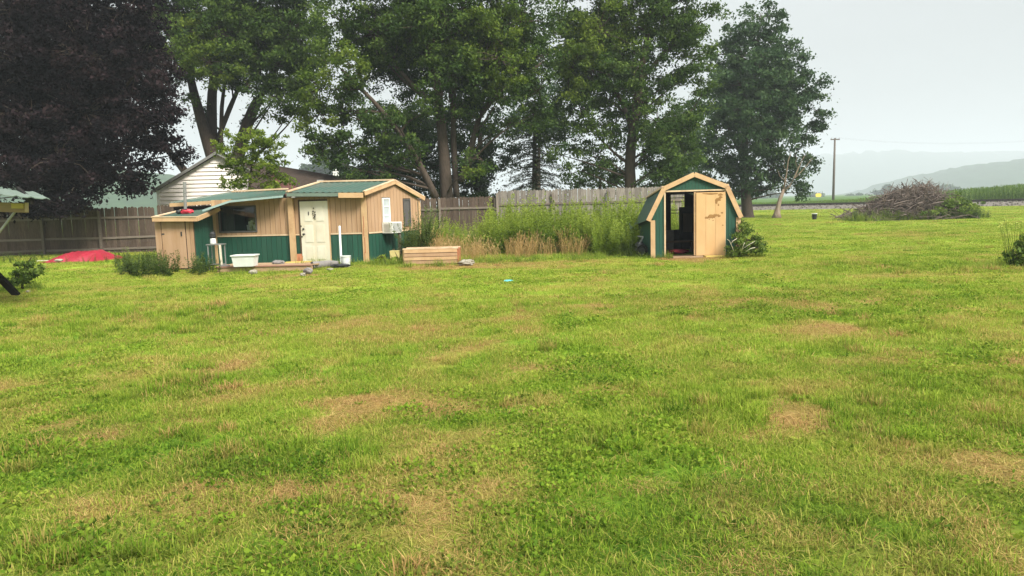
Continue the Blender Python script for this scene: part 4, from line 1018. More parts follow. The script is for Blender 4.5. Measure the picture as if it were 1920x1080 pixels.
# air conditioner
ac = rect(GF, 721, 417, 743, 435); zac = (ac[2] + ac[3]) / 2
aL = GF.at(719, 426)[0]
acr = GF.p((gw1[0] + gw1[1]) / 2 - .26, zac - .17, .04)
act = thing('air_conditioner', 'white window air conditioner jutting from the gable wall window', 'air conditioner', acr)
mb = MB(); mb.obox(acr, GF.d * .50, GF.n * .38, (0, 0, .34)); mb.build('case', 'white_paint', act)
mb = MB()
for k in range(9): mb.obox(acr + GF.d * .03 + GF.n * .382 + Vector((0, 0, .03 + k * .033)), GF.d * .44, GF.n * .008, (0, 0, .018))
mb.build('grille', 'galvanised', act)
mb = MB()
for k in range(7): mb.obox(acr - GF.d * .008 + GF.n * .08 + Vector((0, 0, .05 + k * .036)), GF.d * .008, GF.n * .24, (0, 0, .016))
mb.build('side_vent', 'galvanised', act)
a = GF.p(aL + .35, 0, .30); mb = MB(); mb.obox(a - GF.d * .04, GF.d * .08, GF.n * .08, (0, 0, acr.z - .003)); props(mb.build('prop_post', 'rail_wood', loc=a), 'dark wooden post propping up the air conditioner', 'post')
c = W(741, 484, 22.7); c.z = 0
yb = thing('yellow_container', 'faded yellow plastic container in the weeds beside the gable wall', 'container', c)
mb = open_box(c, .26, .22, .28, .24, .33); mb.build('body', 'yellow_plastic', yb); mb = MB(); mb.box(c + Vector((0, 0, .344)), (.29, .25, .025)); mb.build('lid', 'yellow_plastic', yb)
# tan siding box
a, b_ = G(757, 496), G(859, 493.5); BF = Frame(a, b_); sbx = thing('raised_bed', 'low raised bed boxed in with tan lap siding, near the cottage gable', 'raised bed', (a.x, a.y, 0))
for k in range(4):
    mb = MB(); z0 = .005 + k * .108; BF.box(mb, 0.02, BF.L - .02, z0, z0 + .092, -.02, .014 + .012 * (k % 2)); mb2 = mb; mb.build('front_board', 'tan_trim' if k % 2 else 'tan_paint', sbx)
mb = MB(); mb.obox(BF.p(-.01, .43, -.06), BF.d * (BF.L + .02), BF.n * .09, (0, 0, .035)); mb.build('cap_board', 'pale_trim', sbx)
mb = MB(); mb.obox(BF.p(-.01, .43, -.66), BF.d * (BF.L + .02), BF.n * .07, (0, 0, .03)); mb.build('cap_board', 'pale_trim', sbx)
for uu in (-.02, BF.L - .02):
    mb = MB(); mb.obox(BF.p(uu, .0, -.62), BF.d * .04, BF.n * .60, (0, 0, .43)); mb.build('side_board', 'rust_board' if uu > 0 else 'tan_trim', sbx)
mb = MB(); mb.obox(BF.p(0.02, .0, -.655), BF.d * (BF.L - .04), BF.n * .03, (0, 0, .43)); mb.build('back_board', 'tan_paint', sbx)
mb = MB(); mb.obox(BF.p(0.022, .0, -.62), BF.d * (BF.L - .044), BF.n * .59, (0, 0, .36)); mb.build('soil', 'soil', sbx)

# ================================================================== BARN-ROOFED SHED
SA, SB = W(1222, 480, 21.6), W(1386, 478, 21.5)
SH = Frame(SA, SB); shd = thing('garden_shed', 'green barn-roofed garden shed with tan trim and a half open sliding door', 'shed', (SA.x, SA.y, 0))
def su(px, py): return SH.at(px, py)
kl, kr, pk = su(1244, 352), su(1362, 348), su(1301, 325); el, er = su(1216, 412), su(1388.5, 406)
DEPTH, DROP = 3.5, -.27
dp = Vector((SH.n.x, SH.n.y, 0)) * -DEPTH; dp.x += .05; dp.z = DROP
wl, wr_ = .03, SH.L - .03
def stop(q):
    pts = [(el[0], el[1]), kl, pk, kr, (er[0], er[1])]; return float(np.interp(q, [p[0] for p in pts], [p[1] for p in pts])) - .06
op = (su(1248, 420)[0], su(1358, 420)[0], .06, su(1300, 359)[1])
kinks = [kl[0], pk[0], kr[0]]
mb = MB()
ks = sorted([wl, wr_] + kinks)
for p_, q_ in zip(ks[:-1], ks[1:]): strips(mb, SH, p_, q_, .0, stop, [op], -.05, -.001)
mb.build('front_wall', 'inside_wood', shd)
mb = MB(); nbd = 26; cut = sorted(set([wl + (wr_ - wl) * k / nbd for k in range(nbd + 1)]))
for p_, q_ in zip(cut[:-1], cut[1:]):
    kk = [p_ + .004] + [k for k in kinks if p_ + .004 < k < q_ - .004] + [q_ - .004]
    for s1, s2 in zip(kk[:-1], kk[1:]): strips(mb, SH, s1, s2, .02, stop, [(op[0] - .02, op[1] + .02, 0, op[3] + .03)], .0, .012)
mb.build('front_siding', 'green_paint', shd, kind='stuff')
# back wall with an opening, side walls
def bp(q, z): return SH.p(q, z) + dp
bwin = (op[0] + .70, op[0] + 1.16, .66, 1.82)
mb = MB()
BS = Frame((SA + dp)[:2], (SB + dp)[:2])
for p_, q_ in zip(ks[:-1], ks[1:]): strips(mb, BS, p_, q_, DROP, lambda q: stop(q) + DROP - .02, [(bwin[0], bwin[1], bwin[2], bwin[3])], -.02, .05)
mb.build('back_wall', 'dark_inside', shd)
mb = MB()
for z in (1.30, 1.20, 1.70): BS.box(mb, bwin[0], bwin[1], z, z + .025, .052, .09)
mb.build('shelf_bar', 'dark_metal', shd)
mb = MB()
for (q, e) in ((wl, el), (wr_, er)):
    q2 = q + (.05 if q == wl else -.05); zt2 = e[1] - .03 + .09
    a0, a1 = SH.p(q, 0, -.055), SH.p(q2, 0, -.055); v = dp * .97
    mb.hexa([a0, a1, a1 + v, a0 + v, SH.p(q, zt2, -.055), SH.p(q2, zt2, -.055), SH.p(q2, zt2, -.055) + v, SH.p(q, zt2, -.055) + v])
mb.build('side_wall', 'green_paint', shd)
mb = MB(); mb.hexa([SH.p(wl + .06, -.1, -.06), SH.p(wr_ - .06, -.1, -.06), SH.p(wr_ - .06, -.1, -.06) + dp * .97, SH.p(wl + .06, -.1, -.06) + dp * .97, SH.p(wl + .06, .06, -.06), SH.p(wr_ - .06, .06, -.06), SH.p(wr_ - .06, .06, -.06) + dp * .97, SH.p(wl + .06, .06, -.06) + dp * .97]); mb.build('floor', 'inside_wood', shd)
# roof slopes
oh = SH.n * .06
P5 = [SH.p(*el), SH.p(*kl), SH.p(*pk), SH.p(*kr), SH.p(*er)]
P5[0] = P5[0] + Vector((-.02, 0, 0)); 
for i, nm in ((0, 'roof'), (1, 'roof'), (2, 'roof'), (3, 'roof')):
    a, b_ = P5[i], P5[i + 1]; ext = dp * 1.05
    lo, hi = (a, b_) if a.z < b_.z else (b_, a)
    back_lo, back_hi = lo + ext, hi + ext
    if i == 0: back_lo = back_lo + Vector((.0, 0, .0))
    corrugated(nm, 'green_metal', shd, lo + oh, back_lo, hi + oh, back_hi, .32, .006)
    outw = SH.n * .075
    bar(a + outw - Vector((0, 0, .03)), b_ + outw - Vector((0, 0, .03)), .035, .13, 'tan_trim', 'rake_board', shd, up=tuple(SH.n.cross(b_ - a).normalized()) if False else (0, 0, 1))
bar(P5[1] + oh + Vector((-.02, 0, .02)), P5[1] + dp * 1.05 + Vector((-.02, 0, .02)), .07, .05, 'pale_trim', 'knee_trim', shd)
bar(P5[3] + oh + Vector((.02, 0, .02)), P5[3] + dp * 1.05 + Vector((.02, 0, .02)), .07, .05, 'pale_trim', 'knee_trim', shd)
bar(P5[2] + oh + Vector((0, 0, .03)), P5[2] + dp * 1.05 + Vector((0, 0, .03)), .16, .03, 'green_metal', 'ridge_cap', shd)
# bent-up corner of the eave metal
c0 = P5[0] + dp * 1.05
mb = MB(); o1 = Vector((-.10, 0, -.02))
for k in range(6):
    t0, t1 = k / 6, (k + 1) / 6
    def cv(t, s): return c0 + (-dp * .10 * s) + Vector((-.16 * t, 0, -.03 - .10 * t + .26 * t * t * (1 - s)))
    mb.poly([cv(t0, 0), cv(t0, 1), cv(t1, 1), cv(t1, 0)]); mb.poly([cv(t1, 0) + Vector((0, 0, -.01)), cv(t1, 1) + Vector((0, 0, -.01)), cv(t0, 1) + Vector((0, 0, -.01)), cv(t0, 0) + Vector((0, 0, -.01))])
mb.build('bent_eave_corner', 'green_metal', shd)
# corner posts, door frame
for ua, ub, zz in ((-.03, .10, el[1] - .02), (SH.L - .10, SH.L + .03, er[1] - .02)):
    mb = MB(); SH.box(mb, ua, ub, .0, zz, .0125, .035); mb.build('corner_post', 'tan_trim', shd)
mb = MB(); SH.box(mb, op[0] - .045, op[0], .03, op[3] + .0, .0, .035); mb.build('door_jamb', 'pale_trim', shd)
mb = MB(); SH.box(mb, op[1], op[1] + .035, .03, op[3] + .0, .0, .035); mb.build('door_jamb', 'pale_trim', shd)
mb = MB(); SH.box(mb, op[0] - .045, op[1] + .035, op[3] + .003, op[3] + .045, .0, .05); mb.build('door_track', 'pale_trim', shd)
mb = MB(); SH.box(mb, op[0], op[1], op[3] - .05, op[3] - .002, -.045, -.01); mb.build('header', 'dark_inside', shd)
ds = su(1304.5, 420)[0]
mb = MB(); SH.box(mb, ds, op[1] + .01, .04, op[3] - .035, .036, .060); sdo = mb.build('door', 'shed_door_paint', shd)
for k in range(3):
    mb = MB(); w3 = (op[1] + .01 - ds) / 3; SH.box(mb, ds + w3 * k + .003, ds + w3 * (k + 1) - .003, .045, op[3] - .04, .0605, .065 + .0006 * k); mb.build('door_board', 'shed_door_paint', sdo); sdo['label'] = 'tan sliding door with brown water stains'
mb = MB(); SH.box(mb, ds - .055, ds - .003, .05, op[3] - .02, -.02, .035); mb.build('door_edge', 'tan_trim', sdo)
# stains: thin flat marks with a ragged outline on the door
rs = random.Random(8); mb = MB()
def blotch(cx, cz, rx, rz, n=22, jag=.45):
    pts = []
    for k in range(n):
        t = 2 * math.pi * k / n; a = 1 - jag * rs.random(); pts.append(SH.p(cx + rx * a * math.cos(t), cz + rz * a * math.sin(t), 0.0675 + .0003 * rs.random()))
    k0 = len(mb.v); mb.v.append(SH.p(cx, cz, .0678)); mb.v += pts
    for k in range(n): mb.f.append((k0, k0 + 1 + k, k0 + 1 + (k + 1) % n)); mb.t.append(.5)
for (px, py, rx, ry) in ((1334, 406, 9, 4.5), (1341, 403.5, 7, 3), (1324, 408, 6, 2.5), (1347, 405, 4, 2.5), (1353, 399, 3, 2.4), (1345, 374, 7, 4), (1350, 370, 5, 3), (1342, 379, 3.5, 4.5), (1354, 422, 2, 1.6), (1334, 363.5, 16, 1.6), (1350, 365, 6, 3), (1322, 362.8, 9, 1.0), (1336, 413, 2, 1), (1329, 411, 1.4, 1.2), (1346, 384, 2, 3)):
    q = su(px, py); blotch(q[0], q[1], rx * 21.5 / FPX, ry * 21.5 / FPX)
mb.build('stain', 'water_stain', sdo)
# things inside the shed
ic = SH.p((op[0] + ds) / 2 + .62, .06, -2.6)
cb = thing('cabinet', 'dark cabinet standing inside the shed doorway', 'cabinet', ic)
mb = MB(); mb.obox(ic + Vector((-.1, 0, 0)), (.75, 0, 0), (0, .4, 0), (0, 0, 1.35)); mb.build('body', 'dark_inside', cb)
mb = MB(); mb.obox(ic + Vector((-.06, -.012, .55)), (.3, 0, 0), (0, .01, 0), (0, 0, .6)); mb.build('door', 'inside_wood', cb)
ib = SH.p(op[0] + .3, .06, -1.2); bn = thing('bench', 'low wooden bench inside the shed doorway', 'bench', ib)
mb = MB(); mb.obox(ib + Vector((-.22, 0, .30)), (1.0, 0, 0), (0, .3, 0), (0, 0, .04)); mb.build('seat', 'inside_wood', bn)
for dx in (-.18, .7):
    mb = MB(); mb.obox(ib + Vector((dx, .02, 0)), (.05, 0, 0), (0, .26, 0), (0, 0, .30)); mb.build('leg', 'inside_wood', bn)
c = SH.p(op[0] + .52, .06, -2.7); bx = thing('crate', 'grey crate below the back opening of the shed', 'crate', c); open_box(c, .3, .3, .32, .32, .62).build('body', 'stone_grey', bx)
c = SH.p(op[0] + .45, .06, -.5); mb = MB(); lump(mb, c + Vector((0, 0, .07)), .3, .2, .07, 31, amp=.5); props(mb.build('red_cloth', 'dark_red_cloth', loc=c), 'dark red cloth heaped on the shed floor at the threshold', 'cloth')
# planks and stone on the ground in front of the shed
for (x0, x1, py, mat, lb) in ((1262, 1318, 484, 'bare_wood', 'bare plank lying on the ground before the shed opening'), (1322, 1357, 482.5, 'yellow_wood', 'short yellowish plank on the ground below the tan shed door')):
    a, b_ = G(x0, py), G(x1, py - 1); mb = MB(); mb.beam((a.x, a.y, .02), (b_.x, b_.y, .025), .22, .04); props(mb.build('plank', mat, loc=(a.x, a.y, 0)), lb, 'plank')
# junk beside the shed's left wall: a tilted mower handle and a tyre
a = W(1190, 478, 22.6); a.z = 0; mw_ = thing('barrow', 'old grey metal barrow tipped up against the left shed wall', 'wheelbarrow', a)
h0, h1, h2 = W(1193, 468, 22.4), W(1206, 444, 22.6), W(1196, 443, 22.7)
mb = MB(); mb.beam(h0, h1, .04, .05, (0, 1, 0)); mb.beam(h1, h2, .04, .04, (0, 1, 0)); mb.build('frame', 'grey_metal', mw_)
mb = MB(); w0 = W(1203, 470, 22.3); w0.z = .19
pts = [w0 + Vector((.15 * math.cos(t), .03, .15 * math.sin(t))) for t in [2 * math.pi * k / 16 for k in range(17)]]; mb.tube(pts, .05, 8, False); mb.build('tyre', 'black_plastic', mw_, smooth=True)
mb = MB(); mb.tube([w0 + Vector((0, 0, 0)), w0 + Vector((0, .06, 0))], .1, 12); mb.build('hub', 'dark_metal', mw_)
mb = MB(); lump(mb, W(1199, 464, 22.75), .16, .2, .18, 35, amp=.3); mb.build('tray', 'dark_metal', mw_)

# ================================================================== WHITE HOUSE BEHIND
Yh = 36.0
ha, hb = W(301, 420, Yh), W(505, 420, Yh + .6); HF = Frame(ha, hb)
hs = thing('white_house', 'white house with lap siding gable and brown roof behind the cottage', 'house', (ha.x, ha.y, 0))
ze = W(301, 357, Yh).z; uap, zap = HF.at(408, 290)
htop = lambda q: ze + (zap - ze) * q / uap if q < uap else zap - (zap - ze) * (q - uap) / uap
mb = MB()
for p_, q_ in ((0, uap), (uap, HF.L)): strips(mb, HF, p_, q_, 0, htop, [], -.15, -.02)
mb.build('wall', 'white_siding', hs)
mb = MB(); lapp = .19
for k in range(int(zap / lapp)):
    z0, z1 = k * lapp, (k + 1) * lapp
    u0_ = 0 if z1 < ze else uap * (z1 - ze) / (zap - ze); u1_ = HF.L if htop(HF.L) > z1 else uap + uap * (1 - (z1 - ze) / (zap - ze))
    u1_ = min(u1_, HF.L)
    if u1_ - u0_ < .1: continue
    mb.hexa([HF.p(u0_, z0, -.018), HF.p(u1_, z0, -.018), HF.p(u1_, z0, .045), HF.p(u0_, z0, .045), HF.p(u0_, z1, -.018), HF.p(u1_, z1, -.018), HF.p(u1_, z1, -.004), HF.p(u0_, z1, -.004)])
mb.build('lap_siding', 'white_siding', hs, kind='stuff')
mb = MB(); HF.box(mb, -.06, .08, 0, ze, -.02, .04); mb.build('corner_trim', 'white_paint', hs)
hv = Vector((-HF.n.x, -HF.n.y, 0)) * 8
for (qa, za_, qb, zb2) in ((-.22, ze - .13, uap, zap), (HF.L + .1, htop(HF.L) - .06, uap, zap)):
    a, b_ = HF.p(qa, za_ + .06, .25), HF.p(qb, zb2 + .06, .25)
    mb = MB(); mb.hexa([a, b_, b_ + hv, a + hv, a + Vector((0, 0, .08)), b_ + Vector((0, 0, .08)), b_ + hv + Vector((0, 0, .08)), a + hv + Vector((0, 0, .08))]); mb.build('roof', 'brown_shingle', hs)
    bar(a + HF.n * .02 + Vector((0, 0, -.02)), b_ + HF.n * .02 + Vector((0, 0, .02)), .03, .12, 'grey_metal', 'rake_board', hs)
mb = MB(); sdw = Frame(ha, ha + hv); mb.obox(ha - Vector((0, 0, ha.z)), hv, HF.d * .12, (0, 0, ze)); mb.build('wall', 'white_siding', hs)
# brown-roofed wing to the right
wa, wb = W(470, 306, Yh + 1.2), W(652, 337, Yh + 1.5); wc, wd = W(470, 362, Yh - 2.2), W(652, 366, Yh - 1.6)
mb = MB(); mb.hexa([wc, wd, wb, wa, wc + Vector((0, 0, .1)), wd + Vector((0, 0, .1)), wb + Vector((0, 0, .1)), wa + Vector((0, 0, .1))]); mb.build('roof', 'brown_shingle', hs)['label'] = 'dark brown roof of the right wing'
r_1, r_2, r_3, r_4 = W(512, 325, Yh - 2.3), W(556, 352, Yh - 2.6), W(500, 352, Yh - 4.2), W(545, 372, Yh - 4.4)
mb = MB(); mb.hexa([r_3, r_4, r_2, r_1] + [p + Vector((0, 0, .08)) for p in (r_3, r_4, r_2, r_1)]); mb.build('porch_roof', 'red_shingle', hs)
mb = MB(); mb.obox(Vector((wc.x, wc.y + .3, 0)), (wd.x - wc.x, wd.y - wc.y, 0), (0, .15, 0), (0, 0, wc.z - .1)); mb.build('wall', 'white_siding', hs)
bar(r_1 + Vector((0, -.04, -.06)), r_2 + Vector((0, -.04, -.06)), .03, .10, 'galvanised', 'gutter', hs)
for a in (r_3, r_4):
    mb = MB(); mb.obox((a.x - .06, a.y + .3, 0), (.12, 0, 0), (0, .12, 0), (0, 0, a.z + .1)); mb.build('porch_post', 'white_paint', hs)
v = W(594, 337.5, Yh - .2); mb = MB(); mb.obox(v, (.28, 0, .0), (0, .2, 0), (0, 0, -.22)); mb.build('roof_vent', 'galvanised', hs)
# neighbour's roof and chimney
nc = W(625, 345, 62); nh = thing('neighbour_house', 'distant low house with grey roof and small white chimney', 'house', (nc.x, nc.y, 0))
zr_ = W(625, 329, 62).z; ze_ = W(625, 345, 62).z
mb = MB(); mb.obox((nc.x - 4, nc.y, 0), (7, 0, 0), (0, 5, 0), (0, 0, ze_)); mb.build('wall', 'white_siding', nh)
mb = MB(); V_ = [(nc.x - 4.3, nc.y - .4, ze_), (nc.x + 3.3, nc.y - .4, ze_), (nc.x + 3.3, nc.y + 2.5, zr_), (nc.x - 4.3, nc.y + 2.5, zr_), (nc.x + 3.3, nc.y + 5.4, ze_), (nc.x - 4.3, nc.y + 5.4, ze_)]
mb.poly([V_[0], V_[1], V_[2], V_[3]]); mb.poly([V_[3], V_[2], V_[4], V_[5]]); mb.poly([V_[0], V_[3], V_[5]]); mb.poly([V_[1], V_[4], V_[2]]); mb.poly([V_[0], V_[5], V_[4], V_[1]]); mb.build('roof', 'brown_shingle', nh)
a = W(617, 328, 62); mb = MB(); mb.obox((a.x - .22, nc.y + 2.3, zr_ - .3), (.4, 0, 0), (0, .4, 0), (0, 0, .75)); mb.lathe((a.x - .02, nc.y + 2.5, zr_ + .45), [(.16, 0), (.16, .1), (.05, .2)], 10); mb.build('chimney', 'white_paint', nh)

# ================================================================== LEFT EDGE: pavilion, tarp
Yp = 13.0
q1, q2 = W(-120, 349, Yp - 1.2), W(93, 373.5, Yp + .6); q3 = q1 + Vector((-2.5, 1.5, .45)); q4 = W(60, 366, Yp + 2.6)
pv = thing('pavilion', 'open shelter with pale green metal roof cut off by the left edge', 'shelter', (q1.x, q1.y, 0))
qa, qb, qc = W(-160, 352, Yp), W(94, 373.2, Yp), W(-160, 347, Yp + 2.8); qd = W(68, 366, Yp + 2.8)
corrugated('roof', 'green_flashing', pv, qa, qb, qc + Vector((0, 0, .10)), qd + Vector((0, 0, .06)), .25, .02, .015)
ba, bb_ = W(-160, 383, Yp + .5), W(52, 390, Yp + .5)
mb = MB(); mb.beam(ba, bb_, .06, .17); mb.build('beam', 'bare_wood', pv); bar(W(22, 386, Yp + .44), W(45, 386.5, Yp + .44), .03, .09, 'yellow_wood', 'beam_patch', pv)
bar(W(50, 380, Yp + .45), W(50, 397, Yp + .45), .04, .05, 'pale_trim', 'bracket', pv, up=(0, 1, 0)); 
for t in (.1, .35, .6, .85):
    a, b_ = qa.lerp(qb, t), qc.lerp(qd, t); bar(a + Vector((0, .05, -.07)), b_ + Vector((0, 0, .10)), .05, .10, 'dark_inside', 'rafter', pv)
bar(W(28, 397, Yp + .52), W(-22, 462, Yp + .52), .032, .032, 'grey_metal', 'brace', pv)
pp = W(-26, 500, Yp + .5); mb = MB(); mb.obox((pp.x - .07, pp.y - .07, -.3), (.14, 0, 0), (0, .14, 0), (0, 0, ba.lerp(bb_, .7).z + .25)); mb.build('post', 'bare_wood', pv)
a, b_ = W(-40, 480, 15.2), W(29, 541, 15.8); b_.z = .06; mb = MB(); mb.beam(a, b_, .25, .06); props(mb.build('leaning_board', 'dark_inside', loc=(b_.x, b_.y, 0)), 'dark board sloping to the ground at the lower left edge', 'board')
# red tarp over a frame
ta = [W(x, y, 27.6 + d_) for x, y, d_ in ((73, 490, -.4), (202, 486, -.4))]
tr_ = thing('tarp', 'bright red tarp draped over a low flat heap before the brown fence', 'tarp', (ta[0].x * .5 + ta[1].x * .5, 27.5, 0))
nxg, nyg = 34, 14; V = []; rg = np.random.default_rng(12)
for j in range(nyg):
    for i in range(nxg):
        s, t = i / (nxg - 1), j / (nyg - 1)
        x = ta[0].x + (ta[1].x - ta[0].x) * s; yv = 27.0 + 1.9 * t
        e = min(1, min(max(0, (s - .02) / .30), max(0, (.98 - s) / .30))) ; e2 = min(1, t / .35, (1 - t) / .3)
        z = .02 + .33 * min(1, e * 1.0) * min(1, e2) ** .7 + .012 * math.sin(s * 55 + t * 3) * (e * e2 + .3) + rg.normal() * .008 + .03 * math.sin(s * 9 + 1) * e * e2
        V.append((x, yv + .05 * math.sin(s * 20) * (1 - t), z))
ii = np.arange(nxg * nyg).reshape(nyg, nxg); F = np.stack([ii[:-1, :-1], ii[:-1, 1:], ii[1:, 1:], ii[1:, :-1]], -1).reshape(-1, 4)
mesh_np('cover', V, F, 'red_tarp', parent=tr_)
mb = MB(); lump(mb, W(110, 488, 26.9), .16, .1, .05, 5); mb.build('weight_stone', 'pale_cloth', tr_)
mb = MB(); a, b_ = G(70, 491), G(150, 489); mb.beam((a.x, a.y, .03), (b_.x, b_.y, .03), .09, .05); mb.build('edge_batten', 'pale_twig', tr_)

# ================================================================== TREES
MB_ = ['leaf_maple', 'leaf_maple_lit', 'leaf_dark']  # lit outside and shaded inside of the crowns painted as separate leaf colours
tree('maple_tree', 'dark purple-leaved maple filling the upper left corner', 34.0,
     [[(95, 420, .34, 0), (100, 330, .30, 0), (110, 240, .24, 0), (120, 120, .16, 0), (130, -60, .08, 0)], [(102, 310, .16, 0), (190, 220, .10, -1), (260, 130, .05, -1)], [(100, 320, .16, 0), (30, 220, .1, 0), (-30, 120, .05, 0)]],
     [(-60, 40, 80, 90, 0), (40, 20, 90, 80, -1), (140, 10, 90, 80, 0), (235, 20, 65, 75, 0), (-40, 150, 90, 80, -1.5), (60, 120, 90, 80, -2), (160, 110, 90, 80, -2), (255, 120, 62, 75, -.5), (-30, 260, 80, 70, -2), (60, 220, 80, 70, -3), (160, 210, 80, 70, -2.5),
      (265, 205, 66, 65, -1), (310, 235, 36, 45, 0), (20, 310, 80, 50, -3), (110, 300, 80, 55, -3.5), (200, 280, 75, 55, -2), (285, 270, 50, 40, -.5), (60, 365, 80, 38, -3), (140, 350, 70, 45, -3), (215, 330, 50, 40, -1.2), (330, 290, 26, 26, .5), (110, 395, 50, 22, -3), (40, 395, 40, 18, -2.5), (245, 355, 24, 20, -1), (160, 388, 24, 14, -3),
      (100, 230, 120, 100, 2.5), (200, 130, 100, 100, 3), (20, 130, 100, 100, 3), (40, -80, 120, 70, 0), (180, -80, 100, 60, 0)],
     ['leaf_purple'], leaf=.150, per=125, rc=.62, dens=.9, group='tall trees standing along the fence', seed=11, limb=.08, tonevar=.95)
tree('maple_tree', 'tall green maple with several dark leaning stems behind the white house', 43.0,
     [[(425, 360, .55, 0), (405, 310, .42, 0), (385, 250, .33, 0), (365, 180, .25, 0), (345, 90, .13, 0)], [(400, 300, .30, .4), (397, 200, .28, .4), (402, 130, .22, .4), (410, 20, .1, .4)], [(405, 270, .14, .2), (430, 205, .14, .2), (450, 160, .09, .2)],
      [(440, 330, .40, .6), (452, 270, .34, .6), (475, 205, .30, .6), (505, 150, .2, .6), (545, 60, .09, .6)], [(415, 290, .12, -.2), (416, 200, .11, -.2), (425, 140, .07, -.2)], [(365, 345, .26, 1), (330, 300, .2, 1), (300, 260, .12, 1), (285, 200, .06, 1)]],
     [(345, 85, 50, 50, -2, 1), (330, 20, 60, 50, 0), (410, 60, 70, 60, -1), (390, 115, 60, 40, -2, 1), (470, 30, 70, 60, 0), (540, 60, 70, 60, -.5), (500, 120, 60, 50, -1), (440, 130, 40, 30, -1.5), (560, 140, 55, 50, -1), (520, 180, 50, 36, -1.5), (470, 165, 40, 28, -1), (350, 150, 34, 34, -1),
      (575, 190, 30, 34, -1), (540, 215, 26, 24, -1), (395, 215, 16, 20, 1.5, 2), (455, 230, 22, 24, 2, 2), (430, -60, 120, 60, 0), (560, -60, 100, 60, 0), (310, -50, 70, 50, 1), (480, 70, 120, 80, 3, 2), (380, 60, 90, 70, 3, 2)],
     MB_, leaf=.155, per=125, rc=.68, dens=.9, group='tall trees standing along the fence', seed=12)
tree('maple_tree', 'large many-stemmed green maple in the centre, behind the tan cottage', 38.0,
     [[(838, 372, .33, 0), (833, 300, .28, 0), (827, 230, .24, 0), (818, 150, .19, 0), (800, 60, .13, 0), (785, -40, .06, 0)], [(856, 370, .17, .3), (852, 300, .15, .3), (850, 230, .14, .3), (852, 140, .14, .3), (868, 30, .08, .3)],
      [(818, 372, .20, -.3), (785, 305, .15, -.6), (750, 250, .13, -.9), (700, 190, .10, -1.2), (640, 130, .07, -1.4)], [(864, 340, .15, .2), (885, 270, .16, .2), (905, 210, .15, .2), (950, 165, .10, .2), (1020, 115, .05, .2)],
      [(822, 200, .14, 0), (780, 165, .12, 0), (735, 115, .08, 0), (690, 60, .04, 0)], [(846, 190, .11, .3), (840, 110, .09, .3), (838, 10, .05, .3)], [(905, 210, .07, .2), (925, 160, .06, .2), (930, 100, .04, .2)], [(790, 180, .07, .2), (755, 150, .055, .4), (720, 112, .04, .5)]],
     [(625, 115, 55, 45, -2, 1), (600, 165, 45, 35, -2, 1), (655, 160, 45, 35, -1.5), (600, 215, 40, 34, -1.5, 1), (650, 215, 55, 40, -1), (615, 265, 44, 34, -1.2), (660, 280, 50, 36, -1), (690, 310, 48, 28, -1.2), (625, 300, 26, 20, -1), (720, 250, 46, 40, -1.5), (745, 205, 40, 34, 0), (760, 300, 34, 26, -1.2),
      (700, 60, 70, 55, 0), (770, 40, 70, 55, 0), (740, 110, 50, 36, .5), (850, 40, 80, 60, -.5), (800, 110, 50, 40, 1, 2), (880, 110, 55, 45, -.5), (920, 60, 60, 60, -1.5, 1), (940, 110, 55, 45, -2, 1), (890, 160, 50, 36, -.5), (935, 180, 50, 36, -1.2), (980, 40, 60, 60, -.5), (990, 110, 50, 50, -.5), (960, 230, 40, 28, 0),
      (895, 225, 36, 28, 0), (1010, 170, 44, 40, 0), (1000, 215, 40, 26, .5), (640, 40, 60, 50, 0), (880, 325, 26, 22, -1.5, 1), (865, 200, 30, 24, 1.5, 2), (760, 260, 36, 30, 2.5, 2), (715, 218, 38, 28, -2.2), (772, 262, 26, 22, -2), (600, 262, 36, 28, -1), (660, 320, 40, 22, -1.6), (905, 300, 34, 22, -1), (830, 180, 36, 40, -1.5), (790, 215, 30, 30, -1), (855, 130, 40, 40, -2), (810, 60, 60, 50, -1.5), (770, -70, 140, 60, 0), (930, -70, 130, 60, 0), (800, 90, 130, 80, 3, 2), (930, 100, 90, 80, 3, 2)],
     MB_, leaf=.140, per=125, rc=.62, dens=.85, group='tall trees standing along the fence', seed=13, bark='bark_pale')
